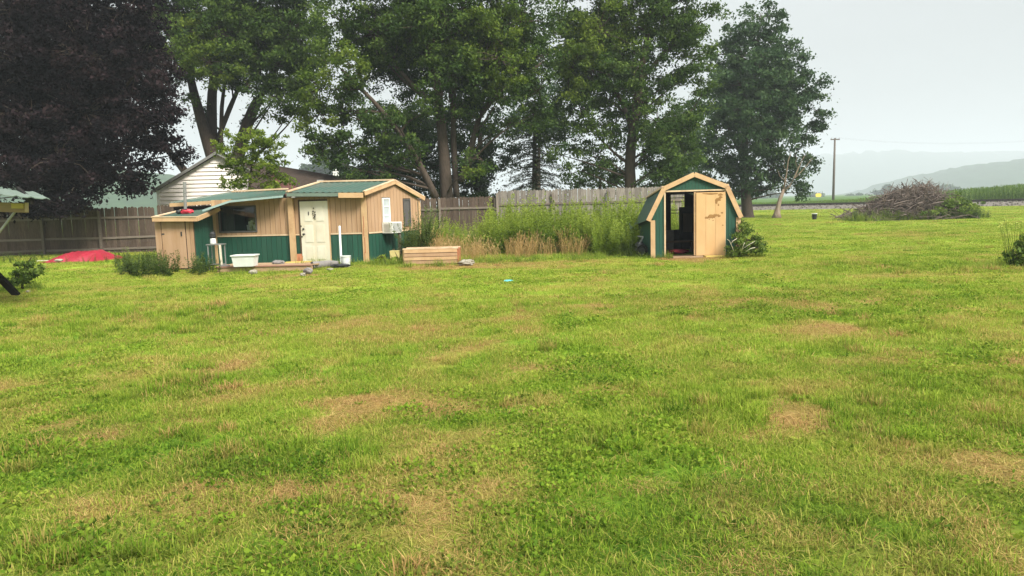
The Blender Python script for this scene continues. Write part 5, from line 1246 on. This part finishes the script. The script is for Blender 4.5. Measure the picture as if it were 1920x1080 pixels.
tree('maple_tree', 'tall green tree with one straight trunk behind the grey picket fence', 43.0,
     [[(1183, 362, .36, 0), (1181, 320, .31, 0), (1185, 260, .29, 0), (1195, 200, .24, 0), (1203, 130, .2, 0), (1215, 60, .13, 0), (1225, -40, .07, 0)], [(1187, 250, .16, 0), (1165, 190, .12, 0), (1130, 130, .08, 0), (1105, 60, .05, 0)], [(1202, 150, .13, 0), (1235, 110, .1, 0), (1275, 60, .06, 0)], [(1183, 310, .1, 0), (1150, 285, .07, 0), (1120, 255, .04, 0)]],
     [(1070, 130, 50, 50, -2, 1), (1120, 60, 60, 60, -1.5, 1), (1110, 130, 55, 50, -1), (1160, 110, 45, 45, 0), (1085, 190, 50, 40, -1), (1140, 190, 50, 40, 0), (1095, 245, 46, 36, -.5), (1145, 250, 40, 36, .5), (1120, 295, 40, 30, 0), (1170, 30, 60, 55, 0), (1240, 20, 70, 55, 0), (1300, 50, 50, 50, 0), (1260, 90, 50, 40, 0), (1310, 105, 34, 34, .5),
      (1240, 150, 40, 34, .5), (1215, 190, 34, 26, .5), (1280, 150, 40, 30, .5), (1235, 230, 50, 40, 0), (1225, 285, 46, 40, -.5), (1265, 300, 50, 40, 0), (1240, 330, 44, 26, 0), (1160, 315, 26, 22, 1), (1055, 292, 34, 28, 0), (1090, 320, 34, 20, .3), (1150, 330, 34, 18, .5), (1215, 330, 30, 20, -.5), (1190, 180, 34, 34, -1.2), (1200, 120, 40, 40, -1.5), (1205, 245, 34, 30, -1), (1290, 235, 40, 50, .8), (1315, 180, 26, 34, 1), (1030, 220, 40, 40, .5), (1190, 225, 34, 34, 1.5, 2), (1150, -70, 120, 60, 0), (1280, -60, 80, 50, 0), (1130, 110, 80, 80, 3, 2), (1060, 60, 40, 60, 0)],
     MB_, leaf=.155, per=120, rc=.67, dens=.9, group='tall trees standing along the fence', seed=14)
tree('oak_tree', 'broad dark green tree at the right end of the tree row, behind the shed', 60.0,
     [[(1402, 404, .48, 0), (1398, 360, .38, 0), (1394, 310, .34, 0), (1398, 240, .28, 0), (1410, 160, .2, 0), (1422, 60, .09, 0)], [(1396, 330, .2, 0), (1420, 285, .16, 0), (1455, 240, .11, 0), (1490, 190, .06, 0)], [(1396, 300, .18, 0), (1370, 250, .13, 0), (1350, 190, .08, 0)], [(1399, 350, .14, 0), (1440, 320, .1, 0), (1485, 310, .06, 0)]],
     [(1425, 32, 34, 30, 0), (1395, 62, 36, 34, 0), (1450, 70, 40, 36, 0), (1370, 100, 34, 34, 0), (1420, 110, 50, 40, -1.5), (1475, 120, 36, 36, 0), (1350, 150, 30, 36, 0), (1390, 160, 50, 40, -2), (1450, 165, 50, 40, -2), (1505, 170, 34, 32, 0), (1530, 155, 20, 20, 0), (1350, 205, 36, 36, -.5), (1405, 215, 55, 40, -2.5), (1470, 215, 50, 36, -2), (1525, 205, 26, 24, 0),
      (1345, 260, 38, 34, -.5), (1395, 265, 50, 36, -2), (1450, 262, 50, 32, -2), (1510, 250, 34, 26, 0), (1540, 235, 14, 14, 0), (1350, 310, 44, 32, -.5), (1400, 310, 46, 32, -1.5), (1340, 350, 44, 28, 0), (1440, 310, 40, 28, -.5), (1490, 295, 40, 24, 0), (1520, 300, 18, 16, 0), (1395, 350, 40, 24, 0), (1470, 335, 40, 22, 0), (1510, 345, 22, 14, 0), (1440, 350, 30, 18, .5), (1500, 362, 16, 9, 0),
      (1300, 330, 36, 30, .5), (1420, 180, 80, 70, 3)],
     ['leaf_oak'], leaf=.235, per=85, rc=.80, dens=.95, seed=15)
# understory behind the row
tree('evergreen_tree', 'dense dark evergreen just right of the centre maple stems', 46.0, [[(900, 372, .25, 0), (900, 250, .15, 0)]],
     [(900, 270, 26, 40, 0), (900, 320, 30, 40, 0), (905, 360, 34, 30, 0), (880, 345, 26, 30, 0)], ['leaf_dark'], leaf=.14, per=120, rc=.55, dens=1.3, seed=16, limb=0, twig=0)
tree('shrub', 'dark shrubby growth under the left limb of the centre maple', 45.0, [[(770, 378, .12, 0), (770, 320, .06, 0)]],
     [(745, 310, 44, 34, 0), (785, 340, 44, 34, 0), (720, 345, 44, 30, 0), (800, 290, 40, 36, 1), (830, 345, 40, 34, 1.5), (690, 350, 36, 24, 1), (860, 300, 40, 40, 2), (760, 270, 40, 34, 2), (700, 300, 40, 34, 2), (730, 240, 50, 44, 3), (790, 230, 50, 44, 3), (850, 240, 44, 44, 3), (880, 190, 50, 44, 3.5), (650, 335, 40, 24, 2), (940, 290, 34, 30, 3)], ['leaf_dark'], leaf=.15, per=95, rc=.62, dens=1.1, seed=17, limb=.03, twig=.01, cat='shrub')
tree('background_tree', 'hazy blue-green tree between the tall straight tree and the dark right tree', 82.0, [[(1275, 372, .3, 0), (1275, 260, .15, 0)]],
     [(1275, 235, 40, 36, 0), (1255, 280, 44, 40, 0), (1300, 290, 44, 44, 0), (1270, 335, 60, 34, 0), (1300, 210, 24, 30, 0)], ['leaf_oak'], leaf=.3, per=70, rc=1.0, dens=1.1, seed=18, limb=.08)
tree('shrub', 'leafy green shrub rising just above the grey picket fence', 50.0, [[(1125, 372, .15, 0), (1125, 330, .08, 0)]],
     [(1120, 325, 40, 22, 0), (1090, 345, 30, 18, 0), (1150, 342, 36, 20, 0)], ['leaf_bush'], leaf=.17, per=70, rc=.6, dens=1.1, seed=19, limb=.03, cat='shrub')
tree('sapling', 'slender light green young tree in front of the white house gable', 29.0,
     [[(470, 385, .055, 0), (468, 340, .045, 0), (475, 290, .035, 0), (470, 245, .02, 0)], [(469, 345, .025, 0), (510, 320, .018, 0), (535, 300, .01, 0)], [(470, 330, .02, 0), (435, 300, .015, 0), (415, 260, .01, 0)]],
     [(468, 250, 26, 16, 0), (440, 285, 30, 20, -.2), (495, 272, 36, 24, 0), (520, 262, 20, 14, .2), (410, 275, 16, 14, 0), (470, 310, 40, 20, -.3), (515, 300, 24, 16, 0), (432, 312, 26, 14, 0), (505, 330, 34, 16, 0), (455, 338, 36, 12, -.3), (425, 345, 22, 9, 0), (480, 352, 40, 10, -.3), (540, 335, 14, 8, 0), (430, 250, 12, 10, 0)],
     ['leaf_sapling'], leaf=.105, per=50, rc=.25, dens=.62, seed=20, limb=.014, twig=.005)
tree('background_tree', 'soft grey-green tree crown behind the thin conifer', 66.0, [[(1010, 372, .22, 0), (1010, 300, .16, 0), (1015, 200, .08, 0)]],
     [(1000, 160, 46, 40, 0), (1040, 200, 40, 44, 0), (965, 210, 36, 40, 0), (1015, 245, 44, 34, 0), (1055, 255, 26, 30, 0), (955, 265, 26, 26, 0)], ['leaf_oak'], leaf=.22, per=70, rc=.85, dens=.7, seed=23, limb=.06)
for k, (px, py, rx, ry, Y, lb) in enumerate([(615, 312, 40, 26, 260, 'rounded hazy tree beyond the brown roofed wing of the white house'), (700, 330, 40, 22, 270, 'hazy low tree behind the left limb of the centre maple'), (1532, 368, 17, 12, 520, 'small hazy tree behind the yellow marker sign'), (1605, 370, 26, 9, 540, 'hazy low tree clump just right of the utility pole'), (1665, 362, 24, 12, 540, 'hazy trees rising behind the left side of the brush pile'),
                                             (1775, 356, 26, 10, 540, 'hazy trees behind the right end of the brush pile'), (1440, 372, 30, 12, 500, 'hazy tree seen below the crown of the dark right tree')]):
    tree('background_tree', lb, Y, [[(px, py + 8, .4, 0), (px, py, .2, 0)]], [(px - rx * .5, py + ry * .25, rx * .62, ry * .75, 0), (px + rx * .5, py + ry * .3, rx * .6, ry * .7, 0), (px, py, rx * .6, ry, 0)], ['leaf_oak'], group='hazy trees far beyond the yard', leaf=Y * .0042, per=60, rc=Y * .0062, dens=1.2, seed=40 + k, limb=0, twig=0)
# sparse conifer
cb_ = W(1003, 365, 45); ct = W(1003, 175, 45)
cf = thing('conifer_tree', 'thin conifer with sparse drooping branches against the white sky', 'tree', (cb_.x, cb_.y, 0))
tk = MB(); tk.tube([(cb_.x, cb_.y, -.2), (cb_.x, cb_.y, 3), (ct.x, ct.y, ct.z)], [.2, .17, .04], 8)
rr = random.Random(33); r_ = np.random.default_rng(33); cen = []; axs = []
for k in range(70):
    z = 1.6 + (ct.z - 1.9) * (k / 70) ** 1.0; a = k * 2.4; L = (2.6 * (1 - (z / (ct.z + 1.0))) + .35) * rr.uniform(.75, 1.2)
    dv = Vector((math.cos(a), math.sin(a), 0)); pts = [Vector((cb_.x, cb_.y, z)) + dv * (L * s) + Vector((0, 0, .10 * L * s - .36 * L * s * s + (.14 * L * max(0, s - .7)))) for s in (0, .25, .5, .75, 1)]
    tk.tube(pts, [.035, .026, .018, .012, .006], 4, False)
    for s in np.linspace(.18, 1, int(9 * L) + 3):
        i = min(3, int(s * 4)); p = pts[i].lerp(pts[i + 1], s * 4 - i)
        for j in range(9):
            o = r_.normal(size=3) * np.array([.16, .16, .05]); o[2] -= .05; cen.append(np.array(p) + o); axs.append(np.array([dv.x * .6 + o[0] * 3, dv.y * .6 + o[1] * 3, -.35]))
V, F = leaf_cloud(np.array(cen), .17, r_, aspect=.22, axis=np.array(axs))
tk.build('trunk', 'bark', cf, smooth=True); mesh_np('crown', V, F, 'leaf_conifer', r_.random(len(cen)), parent=cf)
# dead tree
db = G(1456, 409); dt = thing('dead_tree', 'bare dead tree with peeling tan limbs at the edge of the dark right tree', 'tree', (db.x, db.y, 0)); Yd = db.y
mb = MB()
def dl(lst): mb.tube([W(x, y, Yd + d_) for x, y, r, d_ in lst], [r * .5 for x, y, r, d_ in lst], 8)
mb.tube([Vector((db.x, db.y, -.2)), W(1457, 400, Yd), W(1459, 388, Yd), W(1463, 372, Yd), W(1470, 355, Yd)], [.46, .24, .17, .14, .11], 10)
dl([(1469, 358, .2, 0), (1472, 340, .13, 0), (1475, 325, .09, .1), (1478, 300, .07, .2), (1484, 285, .03, .2)]); dl([(1468, 360, .2, 0), (1481, 348, .16, -.1), (1490, 332, .14, -.2), (1497, 315, .10, -.2), (1503, 302, .05, -.2), (1510, 290, .02, -.2)]); dl([(1488, 336, .1, -.2), (1502, 322, .07, 0), (1514, 308, .05, 0), (1524, 296, .02, 0)])
dl([(1477, 350, .07, 0), (1474, 340, .06, -.3), (1462, 330, .04, -.4), (1458, 318, .015, -.4)]); dl([(1496, 318, .05, -.2), (1492, 305, .03, -.2), (1494, 292, .012, -.2)]); dl([(1476, 322, .05, 0), (1470, 312, .03, 0), (1471, 300, .012, 0)])
mb.build('trunk', 'dead_wood', dt, smooth=True)

# ================================================================== BRUSH PILE AND BUSHES
pc = W(1703, 405, 47); bp_ = thing('brush_pile', 'big heap of bare grey-brown branches on the far lawn', 'brush pile', (pc.x, pc.y, 0))
mb = MB(); rr = random.Random(44)
def pile_h(t): return float(np.interp(t, [-4.4, -3.4, -2.5, -1.5, -.5, .5, 1.3, 1.9, 2.5, 3.2], [.05, .3, .8, 1.5, 1.85, 2.0, 2.15, 1.7, .9, .1]))
for k in range(2300):
    t = rr.triangular(-3.9, 2.6, .45); hh = pile_h(t); y = rr.gauss(0, 1.05); z = hh * rr.random() ** .55 * max(.1, 1 - (y / 2.6) ** 2)
    L = rr.uniform(.5, 1.9); a = rr.gauss(.25, .75) + (0 if rr.random() < .6 else math.pi); el_ = rr.gauss(.10, .50); 
    if rr.random() < .10 and t > -2: el_ = rr.uniform(.6, 1.4); L = rr.uniform(.5, 1.5)
    dv = Vector((math.cos(a) * math.cos(el_), math.sin(a) * math.cos(el_), math.sin(el_))) * L
    c = Vector((pc.x + t, pc.y + y, z)); p0, p1 = c - dv * .5, c + dv * .5; p0.z = max(p0.z, .0); p1.z = max(p1.z, .0)
    m_ = p0.lerp(p1, .5) + Vector((rr.uniform(-.12, .12), rr.uniform(-.12, .12), rr.uniform(-.08, .14))) * L
    r = rr.choice((.007, .009, .012, .014, .020, .030, .042))
    mb.tube([p0, m_, p1], [r, r * .8, r * .3], 4, False)
mb.build('branches', 'brush_wood', bp_, kind='stuff', smooth=True)
mb = MB()
for (x0, y0, x1, y1, r) in ((1646, 400, 1664, 350, .022), (1655, 378, 1661, 352, .02), (1752, 398, 1750, 352, .03), (1735, 372, 1745, 332, .02), (1700, 376, 1703, 340, .015), (1770, 372, 1778, 340, .015)):
    a, b_ = W(x0, y0, 46.2), W(x1, y1, 46.5); pts = bent(a, b_, .08, 6, rr); mb.tube(pts, [r * (1 - .14 * i) for i in range(6)], 5)
mb.build('branches', 'dead_wood', bp_, smooth=True)
def bush(name, label, px, py, Y, lobes, mat, leaf, per, rc, dens, seed, cat='bush', **k):
    return tree(name, label, Y, [[(px, py, .03, 0), (px, py - 8, .02, 0)]], lobes, [mat], leaf=leaf, per=per, rc=rc, dens=dens, seed=seed, cat=cat, limb=.012, twig=.006, **k)
bush('bush', 'round green bush growing at the right end of the brush pile', 1795, 405, 46.5, [(1790, 380, 30, 16, -.8), (1768, 388, 24, 12, -1.2), (1812, 384, 24, 15, -.6), (1800, 395, 38, 10, -1.2), (1740, 398, 30, 7, -1.6)], 'leaf_weed_plain', .13, 55, .33, .9, 51)
bush('bush', 'green bush with pale bare sticks against the right corner of the shed', 1400, 476, 21.0, [(1394, 440, 20, 18, 0), (1410, 452, 24, 16, 0), (1402, 465, 30, 12, -.2), (1385, 462, 18, 14, -.3), (1378, 470, 18, 9, -.4), (1390, 418, 9, 14, .3), (1420, 466, 18, 10, 0)], 'leaf_weed_plain', .062, 55, .15, .8, 52)
bt2 = MB(); rr = random.Random(61)
for (pts) in ([(1378, 477, 0), (1373, 464, -.2), (1368, 452, -.3), (1363, 448, -.3)], [(1388, 476, 0), (1393, 466, -.4), (1404, 459, -.5), (1416, 452, -.5)], [(1390, 470, -.3), (1394, 460, -.4), (1396, 455, -.4)], [(1370, 458, -.2), (1374, 452, -.2), (1382, 447, -.2)], [(1398, 472, -.4), (1408, 466, -.5), (1416, 464, -.5)]):
    bt2.tube([W(x, y, 20.7 + d_) for x, y, d_ in pts], [.010 * (1 - .2 * i) for i in range(len(pts))], 5)
bo = [o for o in bpy.data.objects if o.get('label', '').startswith('green bush with pale')][0]
bt2.build('dead_sticks', 'pale_twig', bo, smooth=True)
bush('bush', 'dark green leafy bush in front of the sloping board at the left edge', 42, 540, 17.4, [(50, 498, 16, 12, 0), (62, 510, 16, 12, 0), (40, 515, 20, 16, -.1), (28, 525, 16, 12, -.2), (52, 526, 14, 10, -.1), (70, 505, 10, 8, 0)], 'leaf_weed_plain', .07, 60, .13, .9, 53)
rp = bush('flowering_weed', 'dark leafy weed with pale yellow flower stalks at the right edge', 1915, 505, 16.2, [(1906, 486, 20, 14, 0), (1922, 470, 20, 22, 0), (1935, 492, 26, 16, 0), (1914, 450, 9, 14, 0), (1930, 444, 9, 14, 0), (1950, 470, 24, 26, 0), (1897, 494, 14, 7, 0)], 'leaf_weed_plain', .075, 50, .13, .8, 54, cat='plant')
mb = MB(); fl = MB(); rr = random.Random(5)
for (x, y) in ((1874, 417), (1883, 411), (1887, 416), (1879, 422), (1895, 419), (1904, 417), (1908, 426), (1874, 423), (1915, 417), (1882, 434), (1892, 437), (1926, 412), (1936, 420), (1910, 419), (1948, 410)):
    tpz = W(x, y, 16.3 + rr.uniform(-.3, .3)); b_ = W(1905 + (x - 1905) * .5 + rr.uniform(-6, 6), 496, 16.2); mb.tube(bent(b_, tpz, .05, 5, rr), [.006, .005, .004, .003, .003], 4, False)
    for j in range(9):
        c = tpz + Vector((rr.gauss(0, .022), rr.gauss(0, .02), rr.gauss(0, .026))); s = .016; d1_ = Vector((rr.gauss(0, 1), rr.gauss(0, 1), rr.gauss(0, 1))).normalized() * s; d2_ = Vector((rr.gauss(0, 1), rr.gauss(0, 1), rr.gauss(0, 1))).normalized() * s
        fl.poly([c - d1_, c - d2_, c + d1_, c + d2_], rr.random())
mb.build('stalks', 'corn_leaf', rp); fl.build('flowers', 'flower_yellow', rp, tone=True)
bush('ground_plant', 'broad-leaved light green plant at the foot of the cottage corner', 722, 495, 22.2, [(708, 487, 8, 5, 0), (722, 484, 9, 6, 0), (736, 486, 9, 5, 0), (748, 489, 8, 5, 0)], 'leaf_weed', .13, 9, .10, .6, 55, cat='plant')

# ================================================================== WEEDS
wr2 = np.random.default_rng(77)
def weed_proto(name, r, h=1.25, nl=95, llen=.10, mat='leaf_weed', asp=.17, bare=.1):
    V = []; F = []; T = []
    for st in range(3):
        bx, by = r.normal(size=2) * .05; lx, ly = r.normal(size=2) * .10; hh = h * (.8 + .3 * r.random())
        n = nl // 3; z = bare + (1 - bare) * r.random(n) ** .8; a = r.random(n) * 6.283
        base = np.stack([bx + lx * z * hh, by + ly * z * hh, z * hh], 1)
        L = llen * (1.15 - .7 * z) * (.7 + .6 * r.random(n)); d = np.stack([np.cos(a), np.sin(a), .35 + .5 * z], 1); d /= np.linalg.norm(d, axis=1, keepdims=True)
        s = np.cross(d, [0, 0, 1.0]); s /= np.linalg.norm(s, axis=1, keepdims=True); w = (L * asp)[:, None]; k = len(V)
        q = np.stack([base, base + d * L[:, None] * .5 + s * w, base + d * L[:, None] - np.array([0, 0, 1]) * L[:, None] * .25, base + d * L[:, None] * .5 - s * w], 1).reshape(-1, 3)
        V += [tuple(p) for p in q]; F += [(k + 4 * i, k + 4 * i + 1, k + 4 * i + 2, k + 4 * i + 3) for i in range(n)]; T += list(np.clip(.12 + .62 * z + r.normal(size=n) * .12, 0, 1))
        k = len(V); e = .006
        V += [(bx - e, by, -.02), (bx + e, by, -.02), (bx + lx * hh + e * .4, by + ly * hh, hh), (bx + lx * hh - e * .4, by + ly * hh, hh)]; F.append((k, k + 1, k + 2, k + 3)); T.append(.3)
    return mesh_np(name, V, F, mat, T, link=False)
def straw_proto(name, r, h=.7, n=26):
    V = []; F = []; T = []
    for k in range(n):
        bx, by = r.normal(size=2) * .09; lx, ly = r.normal(size=2) * .22; hh = h * (.6 + .6 * r.random()); w = .0035; t = r.random() * .7
        a = r.random() * 3.14; sx, sy = math.cos(a) * w, math.sin(a) * w; i = len(V)
        P_ = [(bx, by, -.02), (bx + lx * .35 * hh, by + ly * .35 * hh, hh * .55), (bx + lx * hh, by + ly * hh, hh)]
        for j, p in enumerate(P_): V += [(p[0] - sx, p[1] - sy, p[2]), (p[0] + sx, p[1] + sy, p[2])]
        F += [(i, i + 1, i + 3, i + 2), (i + 2, i + 3, i + 5, i + 4)]; T += [t, t]
        if r.random() < .65:
            i = len(V); p = P_[2]; q = .05 + .05 * r.random(); hw = .010
            V += [(p[0], p[1], p[2] - .02), (p[0] - hw, p[1], p[2] + q * .4), (p[0] + lx * .1, p[1] + ly * .1, p[2] + q), (p[0] + hw, p[1] + .004, p[2] + q * .4)]; F.append((i, i + 1, i + 2, i + 3)); T.append(min(1, t + .3))
    return mesh_np(name, V, F, 'straw', T, link=False)
def area(poly_px, dens):
    pg = [(G(x, y).x, G(x, y).y) for x, y in poly_px]; xs = [p[0] for p in pg]; ys = [p[1] for p in pg]
    n = int(dens * (max(xs) - min(xs)) * (max(ys) - min(ys))); q = np.stack([wr2.uniform(min(xs), max(xs), n), wr2.uniform(min(ys), max(ys), n)], 1)
    return q[inside(q[:, 0], q[:, 1], pg)]
def areaxy(poly, dens):
    xs = [p[0] for p in poly]; ys = [p[1] for p in poly]; n = int(dens * (max(xs) - min(xs)) * (max(ys) - min(ys)))
    q = np.stack([wr2.uniform(min(xs), max(xs), n), wr2.uniform(min(ys), max(ys), n)], 1); return q[inside(q[:, 0], q[:, 1], poly)]
def weeds(name, q, hs, protos, label, cat='weeds', tl=.12, mod=None):
    n = len(q); rot = wr2.normal(size=(n, 3)) * .16; rot[:, 2] = wr2.random(n) * 6.28
    s = hs * (.7 + .5 * wr2.random(n)) * (.55 + .9 * fbm(q[:, 0], q[:, 1], 1.1, 61, 2)); tint_ = wr2.normal(size=n) * tl * .6 + (fbm(q[:, 0], q[:, 1], 1.1, 62, 2) - .5) * .8
    return scatter(name, np.column_stack([q, np.zeros(n)]), rot, np.stack([np.sqrt(s), np.sqrt(s), s], 1), wr2.integers(0, len(protos), n), {'tint': tint_}, protos, label, cat)
gp = lambda px, Y: (W(px, 480, Y).x, Y)
tw = [weed_proto('weed_kind_' + c, wr2, 1.25, 130, .135, 'leaf_weed', .27, .10) for c in 'abcd']
qq = np.concatenate([areaxy([gp(905, 24.6), gp(1000, 24.2), gp(1150, 23.6), gp(1196, 24.2), gp(1215, 27), gp(1225, 31), gp(930, 31)], 13), areaxy([gp(1205, 27), gp(1300, 26.4), gp(1300, 31), gp(1205, 31)], 11), areaxy([gp(795, 26.5), gp(850, 25.6), gp(910, 24.8), gp(935, 31.0), gp(800, 30)], 9), areaxy([gp(1110, 22.6), gp(1185, 22.2), gp(1196, 24), gp(1110, 24)], 12)])
hh = np.interp(qq[:, 0], [-3.5, -1.4, -.6, 4, 6], [.82, .78, 1.12, 1.15, 1.1]) * np.where(qq[:, 1] < 24.2, .68, 1)
weeds('tall_weeds', qq, hh, tw, 'tall bright green weeds growing between the cottage and the shed')
dw_ = [weed_proto('darkweed_kind_' + c, wr2, .62, 80, .11, 'leaf_darkweed', .26, .02) for c in 'abc']
qq = np.concatenate([areaxy([gp(212, 20.3), gp(300, 19.6), gp(412, 20.0), gp(395, 21.7), gp(300, 21.9), gp(225, 22.8)], 11), areaxy([gp(215, 22.5), gp(298, 22.2), gp(292, 25), gp(210, 26)], 9)])
weeds('low_weeds', qq, np.full(len(qq), .72), dw_, 'dull green weeds around the foot of the tan closet')
bw = [weed_proto('gableweed_kind_' + c, wr2, 1.25, 120, .12, 'leaf_darkweed', .22, .06) for c in 'abc']
qq = areaxy([gp(740, 22.75), gp(765, 22.5), gp(808, 22.9), gp(812, 25.4), gp(790, 24.6), gp(765, 23.5)], 26); weeds('gable_weeds', qq, np.full(len(qq), 1.0), bw, 'tall dark weeds against the cottage gable behind the raised bed')
qq = np.concatenate([areaxy([gp(1160, 22.0), gp(1196, 22.0), gp(1200, 22.9), gp(1165, 22.9)], 14)]); weeds('shed_weeds', qq, np.full(len(qq), .72), [weed_proto('shedweed_kind_' + c, wr2, .8, 70, .09, 'leaf_darkweed', .2, .05) for c in 'ab'], 'dark weeds around the barrow left of the shed')
qq = areaxy([gp(-60, 26.9), gp(80, 26.4), gp(300, 25.6), gp(296, 27), gp(200, 30), gp(-60, 31.5)], 6); qq = qq[~((qq[:, 0] > ta[0].x - .1) & (qq[:, 0] < ta[1].x + .2) & (qq[:, 1] > 26.6))]
weeds('fence_weeds', qq, np.full(len(qq), .42), [weed_proto('fenceweed_kind_' + c, wr2, .7, 60, .09, 'leaf_darkweed', .2, .02) for c in 'ab'], 'low green weeds in front of the brown fence')
sp_ = [straw_proto('straw_kind_' + c, wr2) for c in 'abc']
qq = np.concatenate([areaxy([gp(862, 22.2), gp(935, 22.0), gp(930, 24.6), gp(800, 25.0), gp(820, 22.8)], 8), areaxy([gp(955, 22.9), gp(1095, 22.6), gp(1095, 24.4), gp(940, 24.8)], 7), areaxy([gp(740, 23.6), gp(850, 23.0), gp(850, 24.6), gp(790, 24.8)], 8)])
weeds('dry_grass', qq, np.interp(qq[:, 1], [22, 23.2, 24.5], [.42, .72, .85]), sp_, 'straw coloured dry grass at the front of the tall weeds', 'dry grass')
lg = [blade_patch('longgrass_kind_' + c, 40, .14, .20, .5, .008, 'leaf_weed', wr2, .9, (.1, .8)) for c in 'abc']
qq = np.concatenate([areaxy([gp(560, 21.2), gp(690, 21.4), gp(760, 21.3), gp(760, 22.6), gp(690, 22.6), gp(600, 21.8)], 18), areaxy([gp(860, 21.3), gp(1200, 21.4), gp(1200, 22.8), gp(860, 22.6)], 9), areaxy([gp(1196, 21.2), gp(1255, 21.1), gp(1255, 21.5), gp(1196, 21.5)], 18), areaxy([gp(1365, 20.6), gp(1440, 20.6), gp(1440, 21.6), gp(1365, 21.6)], 14),
                     areaxy([gp(400, 19.7), gp(560, 19.8), gp(560, 20.2), gp(400, 20.1)], 16), areaxy([gp(745, 20.7), gp(870, 20.8), gp(870, 21.1), gp(745, 21.0)], 16), areaxy([gp(1580, 44.5), gp(1850, 45.0), gp(1850, 46.5), gp(1580, 46)], 8), areaxy([gp(1780, 15.7), gp(1990, 15.9), gp(1990, 17), gp(1840, 16.6)], 14), areaxy([gp(-60, 17), gp(20, 16.8), gp(80, 17.2), gp(60, 18), gp(-60, 18)], 12)])
weeds('long_grass', qq, np.where(qq[:, 1] > 40, 2.2, 1.0), lg, 'longer unmown grass around the buildings and the brush pile', 'grass')
pw = [weed_proto('pileweed_kind_' + c, wr2, .9, 60, .16, 'leaf_darkweed', .25, .02) for c in 'ab']
qq = areaxy([gp(1590, 45.0), gp(1840, 44.4), gp(1860, 46.5), gp(1585, 46.2)], 13); weeds('pile_weeds', qq, np.full(len(qq), .62), pw, 'olive weeds growing along the foot of the brush pile')

# ================================================================== AIR: smoke haze over the whole place
hz = MB(); hz.obox((-3700, -520, -1.5), (7400, 0, 0), (0, 4000, 0), (0, 0, 175.0))
m = bpy.data.materials.new('smoke_haze'); m.use_nodes = True; nt = m.node_tree; nt.nodes.clear()
out = nt.nodes.new('ShaderNodeOutputMaterial'); pvn = nt.nodes.new('ShaderNodeVolumePrincipled')
pvn.inputs['Density'].default_value = HAZE_DENSITY; pvn.inputs['Color'].default_value = (.86, .955, 1.0, 1)
nt.links.new(pvn.outputs[0], out.inputs['Volume']); M['smoke_haze'] = m
props(hz.build('haze', 'smoke_haze'), 'thin pale smoke haze filling the air', 'haze', kind='stuff')

print('TRIS', sum(len(o.data.loop_triangles) or sum(len(p.vertices) - 2 for p in o.data.polygons) for o in bpy.data.objects if o.type == 'MESH'))
